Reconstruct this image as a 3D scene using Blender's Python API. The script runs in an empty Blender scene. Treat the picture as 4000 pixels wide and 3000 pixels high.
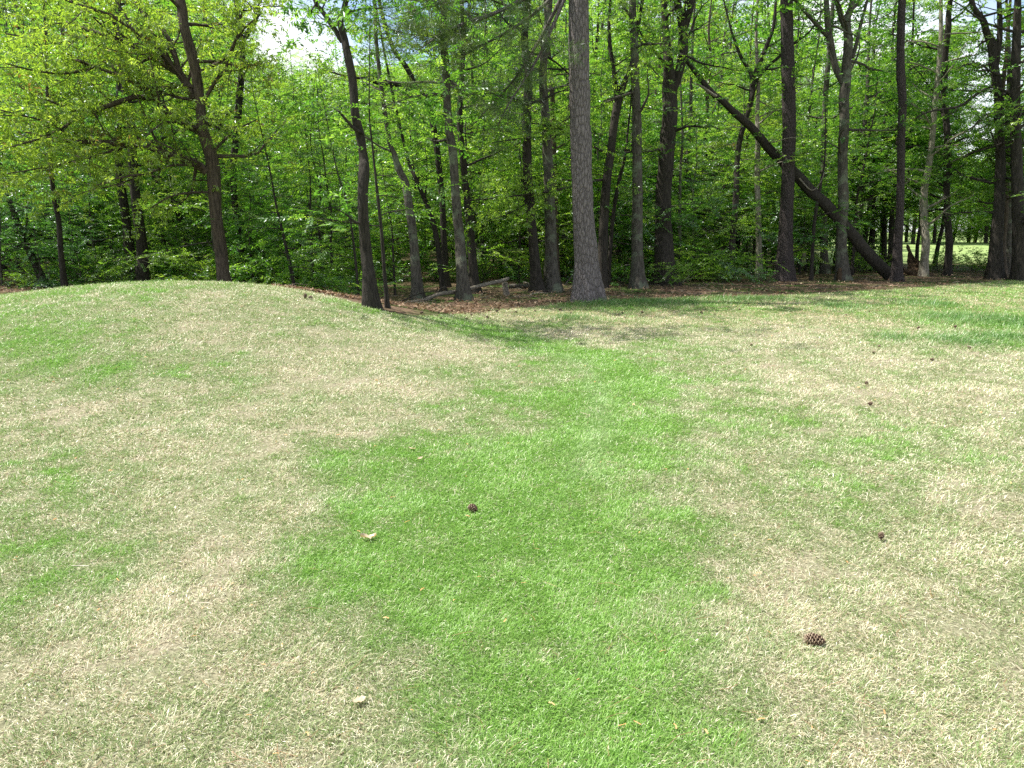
import bpy, math, random
import numpy as np
from mathutils import Vector

# ------------------------------------------------------------------ camera, sky, sun, exposure
scene = bpy.context.scene
COL = scene.collection
PITCH = math.radians(12.0)
EYE = 1.65
FPX = 2804.0                      # focal length in pixels of the 4000 px wide photograph
cam_d = bpy.data.cameras.new("camera")
cam_d.sensor_width = 36.0
cam_d.lens = FPX / 4000.0 * 36.0
cam_d.clip_start = 0.05
cam_d.clip_end = 3000.0
cam = bpy.data.objects.new("camera", cam_d)
COL.objects.link(cam)
cam.location = (0, 0, EYE)
cam.rotation_euler = (math.pi / 2 - PITCH, 0, 0)
scene.camera = cam

SUN_EL, SUN_AZ = math.radians(61), math.radians(-82)      # azimuth from +Y, negative = to the left
world = bpy.data.worlds.new("World")
scene.world = world
world.use_nodes = True
wn, wl = world.node_tree.nodes, world.node_tree.links
wn.clear()
w_out = wn.new("ShaderNodeOutputWorld")
w_bg = wn.new("ShaderNodeBackground")
w_sky = wn.new("ShaderNodeTexSky")
w_sky.sky_type = 'NISHITA'
w_sky.sun_disc = False
w_sky.sun_elevation = SUN_EL
w_sky.sun_rotation = SUN_AZ % (2 * math.pi)
w_bg.inputs[1].default_value = 0.12
# thin bright cloud over the blue, as seen through the gaps in the leaves
w_tc = wn.new("ShaderNodeTexCoord")
w_no = wn.new("ShaderNodeTexNoise")
w_no.inputs["Scale"].default_value = 3.2
w_no.inputs["Detail"].default_value = 6
w_no.inputs["Roughness"].default_value = 0.55
w_rp = wn.new("ShaderNodeValToRGB")
w_rp.color_ramp.elements[0].position = 0.40
w_rp.color_ramp.elements[1].position = 0.60
w_mx = wn.new("ShaderNodeMix")
w_mx.data_type = 'RGBA'
w_mx.inputs[7].default_value = (6.0, 6.15, 6.4, 1)
wl.new(w_tc.outputs["Generated"], w_no.inputs["Vector"])
wl.new(w_no.outputs["Fac"], w_rp.inputs["Fac"])
wl.new(w_rp.outputs["Color"], w_mx.inputs[0])
wl.new(w_sky.outputs["Color"], w_mx.inputs[6])
wl.new(w_mx.outputs[2], w_bg.inputs["Color"])
wl.new(w_bg.outputs[0], w_out.inputs[0])

sun_d = bpy.data.lights.new("sun", 'SUN')
sun_d.energy = 5.0
sun_d.angle = math.radians(0.53)
sun_d.color = (1.0, 0.955, 0.88)
sun = bpy.data.objects.new("sun", sun_d)
COL.objects.link(sun)
sun_dir = Vector((math.sin(SUN_AZ) * math.cos(SUN_EL), math.cos(SUN_AZ) * math.cos(SUN_EL), math.sin(SUN_EL)))
sun.rotation_euler = sun_dir.to_track_quat('Z', 'Y').to_euler()
sun.location = sun_dir * 60

scene.view_settings.view_transform = 'Standard'
scene.view_settings.look = 'None'
scene.view_settings.exposure = 1.02
scene.view_settings.gamma = 1.0
scene.render.engine = 'CYCLES'
scene.cycles.max_bounces = 9
scene.cycles.diffuse_bounces = 5
scene.cycles.transmission_bounces = 6
scene.cycles.transparent_max_bounces = 6
scene.cycles.sample_clamp_indirect = 8.0
scene.cycles.caustics_reflective = False
scene.cycles.caustics_refractive = False
scene.cycles.use_denoising = False

RNG = np.random.default_rng(7)

# ------------------------------------------------------------------ terrain
_mx = np.array([-60, -18, -15, -12, -9.6, -7.98, -7.3, -6.7, -5.8, -4.9, -4.1, -3.45, -2.6, -1.7, -.86, -.3, 60])
_mz = np.array([0, 0, .04, .16, .42, .67, .745, .79, .82, .80, .72, .61, .43, .24, .08, 0, 0])
_gx = np.linspace(-60, 60, 2401)
_gz = np.interp(_gx, _mx, _mz)
_k = np.exp(-0.5 * (np.arange(-30, 31) / 9.0) ** 2)
_gz = np.convolve(_gz, _k / _k.sum(), mode='same')


def vnoise(x, y, seed=0):
    """value noise, vectorised, 0..1"""
    xi, yi = np.floor(x).astype(np.int64), np.floor(y).astype(np.int64)
    fx, fy = x - xi, y - yi
    fx, fy = fx * fx * (3 - 2 * fx), fy * fy * (3 - 2 * fy)

    def hsh(a, b):
        n = (a * 374761393 + b * 668265263 + seed * 974711) & 0x7fffffff
        n = ((n ^ (n >> 13)) * 1274126177) & 0x7fffffff
        return ((n ^ (n >> 16)) & 0xffff) / 65535.0
    a, b, c, d = hsh(xi, yi), hsh(xi + 1, yi), hsh(xi, yi + 1), hsh(xi + 1, yi + 1)
    return (a * (1 - fx) + b * fx) * (1 - fy) + (c * (1 - fx) + d * fx) * fy


def fnoise(x, y, seed=0, octv=4):
    s, a, t = 0, 1.0, 0
    for k in range(octv):
        s = s + a * vnoise(x * 2 ** k, y * 2 ** k, seed + k * 17)
        t += a
        a *= 0.55
    return s / t


def height(x, y):
    x, y = np.asarray(x, float), np.asarray(y, float)
    H = np.interp(x, _gx, _gz)
    yc = 12.0
    t = np.where(y < yc, (yc - y) / 7.8, (y - yc) / 5.2)
    S = np.where(t < 1, 0.5 + 0.5 * np.cos(np.pi * np.clip(t, 0, 1)), 0)
    z = H * S
    z = z + 0.34 * np.exp(-(((x + 13.3) / 2.4) ** 2 + ((y - 17.0) / 2.4) ** 2))
    z = z + 0.03 * (fnoise(x * .35 + 5, y * .35, 3, 3) - .5) * np.clip(y / 6, .2, 1)
    far = np.clip((y - 26) / 60, 0, 1)
    z = z + far * 0.5 * (fnoise(x * .06, y * .06, 9, 2) - .45)
    return z


def ray(px, py):
    a, b = (px - 2000.0) / FPX, (1500.0 - py) / FPX
    return np.array([a, math.cos(PITCH) + b * math.sin(PITCH), -math.sin(PITCH) + b * math.cos(PITCH)])


def P(px, py, Y):
    """the point at depth Y that the photograph shows at this pixel"""
    d = ray(px, py)
    return np.array([0, 0, EYE]) + d * (Y / d[1])


def hit(px, py, far=140.0):
    d = ray(px, py)
    t = np.concatenate([np.linspace(1.5, 40, 1500), np.linspace(40.1, far, 400)])
    p = np.array([0, 0, EYE])[None] + d[None] * t[:, None]
    under = p[:, 2] < height(p[:, 0], p[:, 1])
    i = int(np.argmax(under)) if under.any() else len(t) - 1
    q = p[i]
    return np.array([q[0], q[1], float(height(q[0], q[1]))])


# edge of the mown lawn: a diagonal, receding to the right
_edge = np.array([hit(*p)[:2] for p in [(1560, 1238), (1700, 1229), (1900, 1215), (2100, 1193), (2350, 1178), (2600, 1168),
                                       (3000, 1152), (3400, 1132), (3700, 1116), (4000, 1092)]])
_ex = np.concatenate([[-60, -20, -8], _edge[:, 0], [_edge[-1, 0] + 25]])
_ey = np.concatenate([[17, 16.5, 15.5], _edge[:, 1], [_edge[-1, 1] + 14]])


def edge_y(x):
    return np.interp(x, _ex, _ey)


# share of live green grass over the lawn (measured spots, px of a 2212 px wide view of the photo -> ground points)
_S = 4000 / 2212.0
_anch = [(1050,710,.9),(1150,740,1),(1250,770,1),(1330,800,1),(1380,850,1),(1300,860,.95),(1200,860,.9),(1100,870,.8),(1050,850,.7),(1000,880,.75),
(1400,920,.95),(1250,950,.95),(1120,960,.95),(950,960,.9),(850,970,.85),(720,960,.7),(700,1020,.75),(800,1030,.9),(1000,1030,1),(1200,1040,.95),
(1350,1060,.9),(1420,1000,.8),(1450,1120,.8),(900,1080,.9),(1050,1100,.95),(1200,1150,1),(1350,1200,1),(800,1130,.85),(700,1180,.8),(680,1240,.85),
(850,1230,.95),(1000,1250,1),(1150,1300,1),(1300,1300,1),(1450,1250,.85),(1530,1280,.7),(900,1330,.9),(820,1370,.8),(1000,1400,1),(1200,1430,1),
(1400,1400,.95),(1520,1380,.8),(1050,1500,.95),(1250,1530,1),(1450,1500,.9),(1600,1480,.7),(1100,1600,.95),(1300,1620,1),(1550,1600,.9),(1700,1640,.7),
(950,1500,.8),(900,1430,.6),
(1000,740,.15),(950,760,.12),(1100,795,.6),(1200,795,.8),(850,760,.2),(700,740,.2),(780,690,.3),(600,690,.3),(450,660,.35),(560,640,.35),(350,640,.5),
(400,700,.35),(500,740,.25),(620,800,.2),(800,830,.2),(900,850,.15),(960,840,.15),(850,900,.12),(950,920,.2),(1080,920,.52),(750,930,.15),(700,900,.2),
(600,880,.35),(450,900,.4),(330,870,.4),(300,960,.2),(400,990,.15),(550,960,.3),(600,1030,.2),(450,1060,.2),(640,1100,.3),(300,1060,.3),(500,1110,.35),
(350,740,.45),(300,700,.6),(50,720,.75),(150,700,.7),(100,770,.75),(260,750,.6),(420,770,.6),(350,790,.5),(50,850,.5),(200,830,.4),(150,920,.4),
(50,980,.45),(100,1060,.4),(200,1120,.4),(60,1150,.5),(350,1170,.4),(550,1190,.5),(200,1250,.45),(450,1290,.3),(100,1320,.4),(350,1340,.35),
(600,1310,.5),(700,1380,.55),(500,1400,.45),(250,1430,.3),(100,1430,.35),(650,1480,.45),(400,1500,.35),(800,1500,.4),(150,1560,.3),(500,1580,.4),
(750,1600,.4),(850,1620,.45),(300,1620,.35),(50,1640,.3),(250,622,.5),(350,617,.55),(100,640,.65),(20,660,.7),(500,625,.4),(650,650,.4),(800,690,.35),
(900,690,.6),(760,680,.6),
(1500,850,.45),(1480,780,.6),(1550,800,.35),(1700,820,.2),(1780,830,.2),(1600,740,.3),(1700,725,.06),(1800,730,.15),(1900,760,.2),(2000,790,.2),
(2100,800,.25),(2200,790,.3),(1350,735,.4),(1250,720,.12),(1180,715,.25),(1130,705,.7),(1500,700,.4),(1500,690,.35),(1400,690,.35),(1300,690,.3),(1150,690,.2),
(1050,680,.2),(1600,690,.45),(1750,690,.35),(1850,700,.35),(2000,670,.7),(2100,690,.75),(2180,700,.85),(2100,730,.7),(1950,740,.4),(2000,720,.45),
(2150,650,.55),(1950,640,.6),(1800,650,.6),(1700,660,.5),(1500,660,.6),(1350,665,.6),(1250,665,.55),(2050,760,.45),(1600,900,.6),(1700,920,.6),
(1550,960,.5),(1650,1000,.6),(1750,970,.6),(1850,900,.4),(1950,870,.3),(2080,850,.2),(2150,880,.2),(2180,950,.3),(2000,930,.4),(1900,1000,.5),
(1800,1050,.6),(2050,1000,.5),(2150,1030,.4),(1500,1020,.4),(1480,1080,.3),(1560,1100,.35),(1700,1100,.55),(1800,1110,.6),(1900,1120,.35),
(2050,1100,.25),(2150,1120,.15),(1600,1180,.25),(1520,1190,.4),(1700,1220,.2),(1650,1270,.15),(1800,1200,.35),(1950,1200,.3),(2100,1200,.2),
(2000,1280,.25),(1850,1300,.3),(1720,1340,.2),(1600,1350,.3),(1620,1400,.35),(1750,1440,.2),(1720,1480,.15),(1850,1420,.35),(2000,1400,.25),
(2150,1350,.25),(1900,1500,.25),(2050,1500,.3),(2180,1480,.25),(1750,1560,.3),(1850,1600,.2),(2000,1600,.25),(2150,1580,.3),
(930,692,.8),(980,703,.85),(1020,712,.9),(1080,722,.95),(1130,730,.95),(1200,750,1),(1290,775,1),(1330,770,.9),(1380,815,.95),
(1100,700,.22),(1200,725,.2),(1300,746,.3),(1390,772,.38),(1440,805,.45),(1490,870,.5),(980,720,.22),(1020,745,.18),(1060,775,.2)]
_aw = np.array([hit(a * _S, b * _S)[:2] for a, b, g in _anch])
_ag = np.array([g for a, b, g in _anch])


def _uv(x, y):
    y = np.maximum(y, .6)
    return x / y * 1.8, np.log(y) * 1.55


_au, _av = _uv(_aw[:, 0], _aw[:, 1])
_U, _V = np.meshgrid(np.linspace(-3.2, 3.2, 420), np.linspace(-.6, 6.0, 420), indexing='ij')
_num = np.zeros_like(_U)
_den = np.zeros_like(_U)
for u_, v_, g_ in zip(_au, _av, _ag):
    w_ = 1.0 / (((_U - u_) ** 2 + (_V - v_) ** 2) + 2.2e-3) ** 1.6
    _num += w_ * g_
    _den += w_
_G = _num / _den


def green_at(x, y):
    u, v = _uv(x, y)
    i = np.clip((u + 3.2) / 6.4 * 419, 0, 418.99)
    j = np.clip((v + .6) / 6.6 * 419, 0, 418.99)
    i0, j0 = i.astype(int), j.astype(int)
    fi, fj = i - i0, j - j0
    g = (_G[i0, j0] * (1 - fi) + _G[i0 + 1, j0] * fi) * (1 - fj) + (_G[i0, j0 + 1] * (1 - fi) + _G[i0 + 1, j0 + 1] * fi) * fj
    g = np.clip((g - .5) * 1.15 + .53, 0, 1)
    n = fnoise(x * 1.3, y * 1.1, 21, 4) - .5
    n2 = fnoise(x * 8.0, y * 6.5, 31, 3) - .5
    amp = 0.35 + 0.65 * (1 - np.abs(2 * g - 1))
    return np.clip(g + (n * 1.0 + n2 * 1.25) * amp, 0, 1)


# patches of longer blue-green grass: (px, py, rx, ry) of the photograph
_tall = [(2330, 1186, 170, 11), (2600, 1180, 200, 9), (2900, 1172, 200, 8), (3780, 1245, 190, 22), (3950, 1260, 120, 30), (3760, 1335, 110, 18),
         (3620, 1190, 110, 10), (3300, 1200, 80, 9), (3480, 1320, 60, 8), (2220, 1245, 80, 7), (3900, 1320, 140, 16)]
_tw = []
for a, b, rx, ry in _tall:
    c0, cx, cy = hit(a, b), hit(a + rx, b), hit(a, b - ry)
    _tw.append((c0[0], c0[1], abs(cx[0] - c0[0]) + .1, abs(cy[1] - c0[1]) + .15))


def tall_at(x, y):
    t = np.zeros_like(x)
    n = .55 + .9 * fnoise(x * 1.7, y * 1.1, 41, 3)
    for a, b, rx, ry in _tw:
        t = np.maximum(t, np.exp(-(((x - a) / rx) ** 2 + ((y - b) / ry) ** 2)) * n)
    return np.clip(t, 0, 1)


# ------------------------------------------------------------------ node helpers
def new_mat(name):
    m = bpy.data.materials.new(name)
    m.use_nodes = True
    m.node_tree.nodes.clear()
    return m, m.node_tree.nodes, m.node_tree.links


def ramp(nodes, stops):
    r = nodes.new("ShaderNodeValToRGB")
    e = r.color_ramp.elements
    while len(e) < len(stops):
        e.new(0.5)
    for k, (p, c) in enumerate(stops):
        e[k].position = p
        e[k].color = (*c, 1) if len(c) == 3 else c
    return r


def mixc(nodes, links, fac, a, b):
    m = nodes.new("ShaderNodeMix")
    m.data_type = 'RGBA'
    for sock, v in ((m.inputs[0], fac), (m.inputs[6], a), (m.inputs[7], b)):
        if isinstance(v, (int, float)):
            sock.default_value = v
        elif isinstance(v, tuple):
            sock.default_value = (*v, 1)
        else:
            links.new(v, sock)
    return m.outputs[2]


def attr(nodes, name):
    a = nodes.new("ShaderNodeAttribute")
    a.attribute_name = name
    return a


def noise(nodes, links, vec, scale, detail=4, rough=.55):
    n = nodes.new("ShaderNodeTexNoise")
    n.inputs["Scale"].default_value = scale
    n.inputs["Detail"].default_value = detail
    n.inputs["Roughness"].default_value = rough
    if vec is not None:
        links.new(vec, n.inputs["Vector"])
    return n.outputs["Fac"]


def leaf_mat(name, stops, transl=.55, gloss=.03, tcol=(1.12, 1.24, .60), rough=.35, hue=.0):
    """two-sided leaf: colour runs over the leaf's own 'rnd' value"""
    m, n, l = new_mat(name)
    out = n.new("ShaderNodeOutputMaterial")
    a = attr(n, "rnd")
    r = ramp(n, stops)
    l.new(a.outputs["Fac"], r.inputs["Fac"])
    col = r.outputs["Color"]
    oi = n.new("ShaderNodeObjectInfo")
    hs = n.new("ShaderNodeHueSaturation")
    mr = n.new("ShaderNodeMapRange")
    mr.inputs[3].default_value = .5 - hue
    mr.inputs[4].default_value = .5 + hue * .6
    l.new(oi.outputs["Random"], mr.inputs[0])
    l.new(mr.outputs[0], hs.inputs["Hue"])
    l.new(col, hs.inputs["Color"])
    col = hs.outputs["Color"]
    d = n.new("ShaderNodeBsdfDiffuse")
    t = n.new("ShaderNodeBsdfTranslucent")
    l.new(col, d.inputs["Color"])
    tm = n.new("ShaderNodeMix")
    tm.data_type = 'RGBA'
    tm.blend_type = 'MULTIPLY'
    tm.inputs[0].default_value = 1
    l.new(col, tm.inputs[6])
    tm.inputs[7].default_value = (*[c * 1.7 for c in tcol], 1)
    l.new(tm.outputs[2], t.inputs["Color"])
    mx = n.new("ShaderNodeMixShader")
    mx.inputs[0].default_value = transl
    l.new(d.outputs[0], mx.inputs[1])
    l.new(t.outputs[0], mx.inputs[2])
    g = n.new("ShaderNodeBsdfGlossy")
    g.inputs["Roughness"].default_value = rough
    g.inputs["Color"].default_value = (.9, .95, 1, 1)
    m2 = n.new("ShaderNodeMixShader")
    m2.inputs[0].default_value = gloss
    l.new(mx.outputs[0], m2.inputs[1])
    l.new(g.outputs[0], m2.inputs[2])
    l.new(m2.outputs[0], out.inputs[0])
    return m


def bark_mat(name, dark, light, stretch=(9, 9, 1.6), bump=.6, lichen=None, plates=False):
    m, n, l = new_mat(name)
    out = n.new("ShaderNodeOutputMaterial")
    b = n.new("ShaderNodeBsdfPrincipled")
    b.inputs["Roughness"].default_value = .9
    b.inputs["Specular IOR Level"].default_value = .2
    g = n.new("ShaderNodeTexCoord")
    mp = n.new("ShaderNodeMapping")
    mp.inputs["Scale"].default_value = stretch
    l.new(g.outputs["Object"], mp.inputs["Vector"])
    f = noise(n, l, mp.outputs[0], 3.0, 6, .65)
    if plates:
        v = n.new("ShaderNodeTexVoronoi")
        v.feature = 'DISTANCE_TO_EDGE'
        v.inputs["Scale"].default_value = 1.0
        dist = n.new("ShaderNodeMix")
        dist.data_type = 'RGBA'
        dist.blend_type = 'ADD'
        dist.inputs[0].default_value = .6
        l.new(mp.outputs[0], dist.inputs[6])
        nn = n.new("ShaderNodeTexNoise")
        nn.inputs["Scale"].default_value = 1.3
        l.new(mp.outputs[0], nn.inputs["Vector"])
        l.new(nn.outputs["Color"], dist.inputs[7])
        l.new(dist.outputs[2], v.inputs["Vector"])
        vr = ramp(n, [(0.0, (.28, .28, .28)), (.13, (.72, .72, .72)), (.5, (1, 1, 1))])
        l.new(v.outputs["Distance"], vr.inputs["Fac"])
        mm = n.new("ShaderNodeMath")
        mm.operation = 'MULTIPLY'
        l.new(vr.outputs["Color"], mm.inputs[0])
        ad = n.new("ShaderNodeMath")
        ad.operation = 'MULTIPLY_ADD'
        ad.inputs[1].default_value = .7
        ad.inputs[2].default_value = .45
        l.new(f, ad.inputs[0])
        l.new(ad.outputs[0], mm.inputs[1])
        f = mm.outputs[0]
        r = ramp(n, [(.05, dark), (.75, light)])
    else:
        r = ramp(n, [(.32, dark), (.68, light)])
    l.new(f, r.inputs["Fac"])
    col = r.outputs["Color"]
    if lichen:
        big = noise(n, l, g.outputs["Object"], 2.3, 5, .6)
        lr = ramp(n, [(.52, (0, 0, 0)), (.62, (1, 1, 1))])
        l.new(big, lr.inputs["Fac"])
        col = mixc(n, l, lr.outputs["Color"], col, lichen)
    l.new(col, b.inputs["Base Color"])
    bp = n.new("ShaderNodeBump")
    bp.inputs["Strength"].default_value = bump
    bp.inputs["Distance"].default_value = .05
    l.new(f, bp.inputs["Height"])
    l.new(bp.outputs[0], b.inputs["Normal"])
    l.new(b.outputs[0], out.inputs[0])
    return m


def plain_mat(name, a, b, scale=20, rough=.8, bump=.0):
    m, n, l = new_mat(name)
    out = n.new("ShaderNodeOutputMaterial")
    p = n.new("ShaderNodeBsdfPrincipled")
    p.inputs["Roughness"].default_value = rough
    p.inputs["Specular IOR Level"].default_value = .25
    g = n.new("ShaderNodeTexCoord")
    f = noise(n, l, g.outputs["Object"], scale, 5)
    r = ramp(n, [(.35, a), (.65, b)])
    l.new(f, r.inputs["Fac"])
    l.new(r.outputs["Color"], p.inputs["Base Color"])
    if bump:
        bp = n.new("ShaderNodeBump")
        bp.inputs["Strength"].default_value = bump
        bp.inputs["Distance"].default_value = .01
        l.new(f, bp.inputs["Height"])
        l.new(bp.outputs[0], p.inputs["Normal"])
    l.new(p.outputs[0], out.inputs[0])
    return m


# ------------------------------------------------------------------ mesh builder
class MB:
    """collects vertex / face arrays and links them as ONE mesh object"""

    def __init__(s):
        s.v, s.f, s.n, s.r = [], [], 0, []

    def add(s, v, faces, mat=0, rnd=None, smooth=True):
        v = np.asarray(v, np.float32)
        s.v.append(v)
        for fa in (faces if isinstance(faces, list) else [faces]):
            s.f.append((np.asarray(fa, np.int64) + s.n, mat, smooth))
        s.r.append(np.full(len(v), .5, np.float32) if rnd is None else np.asarray(rnd, np.float32))
        s.n += len(v)

    def mesh(s, name, mats, color=None):
        me = bpy.data.meshes.new(name)
        V = np.concatenate(s.v)
        me.vertices.add(len(V))
        me.vertices.foreach_set("co", V.ravel())
        li, ls, mi, sm, off = [], [], [], [], 0
        for fa, m, smooth in s.f:
            k = fa.shape[1]
            li.append(fa.ravel())
            ls.append(off + np.arange(len(fa)) * k)
            mi.append(np.full(len(fa), m))
            sm.append(np.full(len(fa), smooth))
            off += fa.size
        li, ls = np.concatenate(li).astype(np.int32), np.concatenate(ls).astype(np.int32)
        me.loops.add(len(li))
        me.loops.foreach_set("vertex_index", li)
        me.polygons.add(len(ls))
        me.polygons.foreach_set("loop_start", ls)
        me.polygons.foreach_set("material_index", np.concatenate(mi).astype(np.int32))
        me.polygons.foreach_set("use_smooth", np.concatenate(sm).astype(bool))
        at = me.attributes.new("rnd", 'FLOAT', 'POINT')
        at.data.foreach_set("value", np.concatenate(s.r))
        if color is not None:
            ca = me.attributes.new("col", 'FLOAT_COLOR', 'POINT')
            ca.data.foreach_set("color", np.asarray(color, np.float32).ravel())
        for m in mats:
            me.materials.append(m)
        me.update(calc_edges=True)
        return me

    def obj(s, name, mats, parent=None, loc=None, color=None):
        o = bpy.data.objects.new(name, s.mesh(name, mats, color))
        COL.objects.link(o)
        if parent is not None:
            o.parent = parent
        if loc is not None:
            o.location = loc
        return o


def join(a, b):
    a.v += b.v
    a.f += [(f + a.n, m, s) for f, m, s in b.f]
    a.r += b.r
    a.n += b.n


def tag(o, label=None, cat=None, group=None, kind=None):
    for k, v in (("label", label), ("category", cat), ("group", group), ("kind", kind)):
        if v:
            o[k] = v
    return o


def thing(name, label, cat, loc=(0, 0, 0), group=None, rz=0.0):
    o = bpy.data.objects.new(name, None)
    o.empty_display_size = .3
    COL.objects.link(o)
    o.location = loc
    o.rotation_euler = (0, 0, rz)
    return tag(o, label, cat, group)


def dup(o, parent=None):
    c = o.copy()
    COL.objects.link(c)
    if parent is not None:
        c.parent = parent
    for ch in list(o.children):
        dup(ch, c)
    return c


def smooth_path(pts, n):
    """Catmull-Rom through pts (rows: x,y,z,r), n samples"""
    pts = np.asarray(pts, float)
    if len(pts) == 2:
        t = np.linspace(0, 1, n)[:, None]
        return pts[0] * (1 - t) + pts[1] * t
    q = np.vstack([2 * pts[0] - pts[1], pts, 2 * pts[-1] - pts[-2]])
    u = np.linspace(0, len(pts) - 1 - 1e-6, n)
    i = u.astype(int)
    t = (u - i)[:, None]
    a, b, c, d = q[i], q[i + 1], q[i + 2], q[i + 3]
    return .5 * (2 * b + (c - a) * t + (2 * a - 5 * b + 4 * c - d) * t ** 2 + (3 * b - a - 3 * c + d) * t ** 3)


def tube(mb, pts, rad, sides=6, mat=0, flare=None, rough=0.0, rng=None, cap=True):
    pts = np.asarray(pts, float)
    rad = np.maximum(np.asarray(rad, float), .002)
    n = len(pts)
    d = np.gradient(pts, axis=0)
    d /= np.linalg.norm(d, axis=1)[:, None] + 1e-9
    ref = np.array([0., 1, 0]) if abs(d[:, 2]).mean() > .6 else np.array([0., 0, 1])
    a = np.cross(d, ref)
    a /= np.linalg.norm(a, axis=1)[:, None] + 1e-9
    b = np.cross(d, a)
    th = np.linspace(0, 2 * math.pi, sides, endpoint=False)
    R = rad[:, None] * np.ones(sides)[None]
    if flare is not None:                       # root flare with buttress lobes: (height over which, amount, phase)
        fh, fa, ph = flare
        z = pts[:, 2] - pts[0, 2]
        w = np.exp(-z / fh)[:, None]
        R = R * (1 + fa * w * (1 + .45 * np.cos(5 * th + ph)[None] + .25 * np.cos(3 * th + 2 * ph)[None]))
    if rough and rng is not None:
        R = R * (1 + rough * rng.normal(size=(n, sides)))
    ring = pts[:, None, :] + R[:, :, None] * (np.cos(th)[None, :, None] * a[:, None, :] + np.sin(th)[None, :, None] * b[:, None, :])
    v = ring.reshape(-1, 3)
    i, j = np.meshgrid(np.arange(n - 1), np.arange(sides), indexing='ij')
    j2 = (j + 1) % sides
    f = np.stack([i * sides + j, i * sides + j2, (i + 1) * sides + j2, (i + 1) * sides + j], -1).reshape(-1, 4)
    faces = [f]
    if cap:
        v = np.vstack([v, pts[-1:] + d[-1:] * rad[-1] * .4])
        k = (n - 1) * sides
        jj = np.arange(sides)
        faces.append(np.stack([k + jj, k + (jj + 1) % sides, np.full(sides, n * sides)], -1))
    mb.add(v, faces, mat)


# ------------------------------------------------------------------ leaf sprays
def spray_template(rng, kind):
    """leaves on one twig end lying roughly in the local XY plane, twig along +X; returns (n,4,3)"""
    out = []
    if kind == 'broad':
        n, L = 13, .36
        for k in range(n):
            t = (k + .5) / n
            s = 1 if k % 2 else -1
            ang = s * rng.uniform(.5, 1.15) * (1.05 - .5 * t)
            ln, wd = rng.uniform(.075, .12), rng.uniform(.05, .075)
            out.append((np.array([L * t, s * .02, rng.normal(0, .018)]), ang, rng.normal(-.25, .28), rng.normal(0, .4), ln, wd))
    elif kind == 'oak':
        n = 13
        for k in range(n):
            ang = k * 2.399 + rng.normal(0, .2)
            ln, wd = rng.uniform(.075, .115), rng.uniform(.026, .04)
            base = np.array([.18 + .05 * (k % 3) - .08 * (k > 8), rng.normal(0, .015), rng.normal(0, .02)])
            out.append((base, ang * .62 if k < 9 else ang, rng.normal(-.35, .5), rng.normal(0, .5), ln, wd))
    elif kind == 'fine':
        n, L = 17, .5
        for k in range(n):
            t = (k + .5) / n
            s = 1 if k % 2 else -1
            ang = s * rng.uniform(.7, 1.1)
            ln, wd = rng.uniform(.06, .085), rng.uniform(.032, .045)
            out.append((np.array([L * t, 0, -.04 * t]), ang, rng.normal(-.12, .18), rng.normal(0, .25), ln, wd))
    elif kind == 'needle':
        n = 34
        for k in range(n):
            ang = rng.uniform(-2.6, 2.6)
            ln, wd = rng.uniform(.14, .22), .007
            out.append((np.array([rng.uniform(-.04, .1), 0, 0]), ang * .75, rng.normal(0, .55), rng.uniform(-1.5, 1.5), ln, wd))
    q = []
    for b, yaw, pit, roll, ln, wd in out:
        ax = np.array([math.cos(yaw) * math.cos(pit), math.sin(yaw) * math.cos(pit), math.sin(pit)])
        w = np.array([-math.sin(yaw), math.cos(yaw), 0])
        nn = np.cross(ax, w)
        w = w * math.cos(roll) + nn * math.sin(roll)
        nn = np.cross(ax, w)
        q.append([b, b + ax * ln * .45 + w * wd * .5 + nn * wd * .16, b + ax * ln - nn * ln * .08, b + ax * ln * .45 - w * wd * .5 + nn * wd * .16])
    return np.array(q)


_trng = np.random.default_rng(3)
TEMPL = {k: [spray_template(_trng, k) for _ in range(7)] for k in ('broad', 'oak', 'fine', 'needle')}


class Sprays:
    def __init__(s):
        s.p, s.yaw, s.pit, s.sc, s.tone = [], [], [], [], []

    def add(s, p, yaw, pit, sc, tone):
        s.p.append(p), s.yaw.append(yaw), s.pit.append(pit), s.sc.append(sc), s.tone.append(tone)

    def bake(s, mb, kind, rng, mat=0, tilt=.4):
        N = len(s.p)
        if not N:
            return
        p, yaw, pit = np.array(s.p), np.array(s.yaw), np.array(s.pit)
        sc, tone = np.array(s.sc), np.array(s.tone)
        roll = rng.normal(0, tilt, N)
        cy, sy, cp, sp = np.cos(yaw), np.sin(yaw), np.cos(pit), np.sin(pit)
        X = np.stack([cy * cp, sy * cp, sp], -1)
        Y0 = np.stack([-sy, cy, np.zeros(N)], -1)
        Z0 = np.cross(X, Y0)
        Y = Y0 * np.cos(roll)[:, None] + Z0 * np.sin(roll)[:, None]
        Z = np.cross(X, Y)
        which = rng.integers(0, 7, N)
        for k in range(7):
            I = np.nonzero(which == k)[0]
            if not len(I):
                continue
            T = TEMPL[kind][k]
            v = (T[None, :, :, 0, None] * X[I][:, None, None, :] + T[None, :, :, 1, None] * Y[I][:, None, None, :]
                 + T[None, :, :, 2, None] * Z[I][:, None, None, :]) * sc[I][:, None, None, None] + p[I][:, None, None, :]
            M = len(I) * T.shape[0]
            rn = np.clip(np.repeat(tone[I], T.shape[0]) + rng.normal(0, .13, M), 0, 1)
            mb.add(v.reshape(-1, 3), np.arange(M * 4).reshape(M, 4), mat, np.repeat(rn, 4), smooth=False)


def unit(v):
    return v / (np.linalg.norm(v) + 1e-9)


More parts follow.
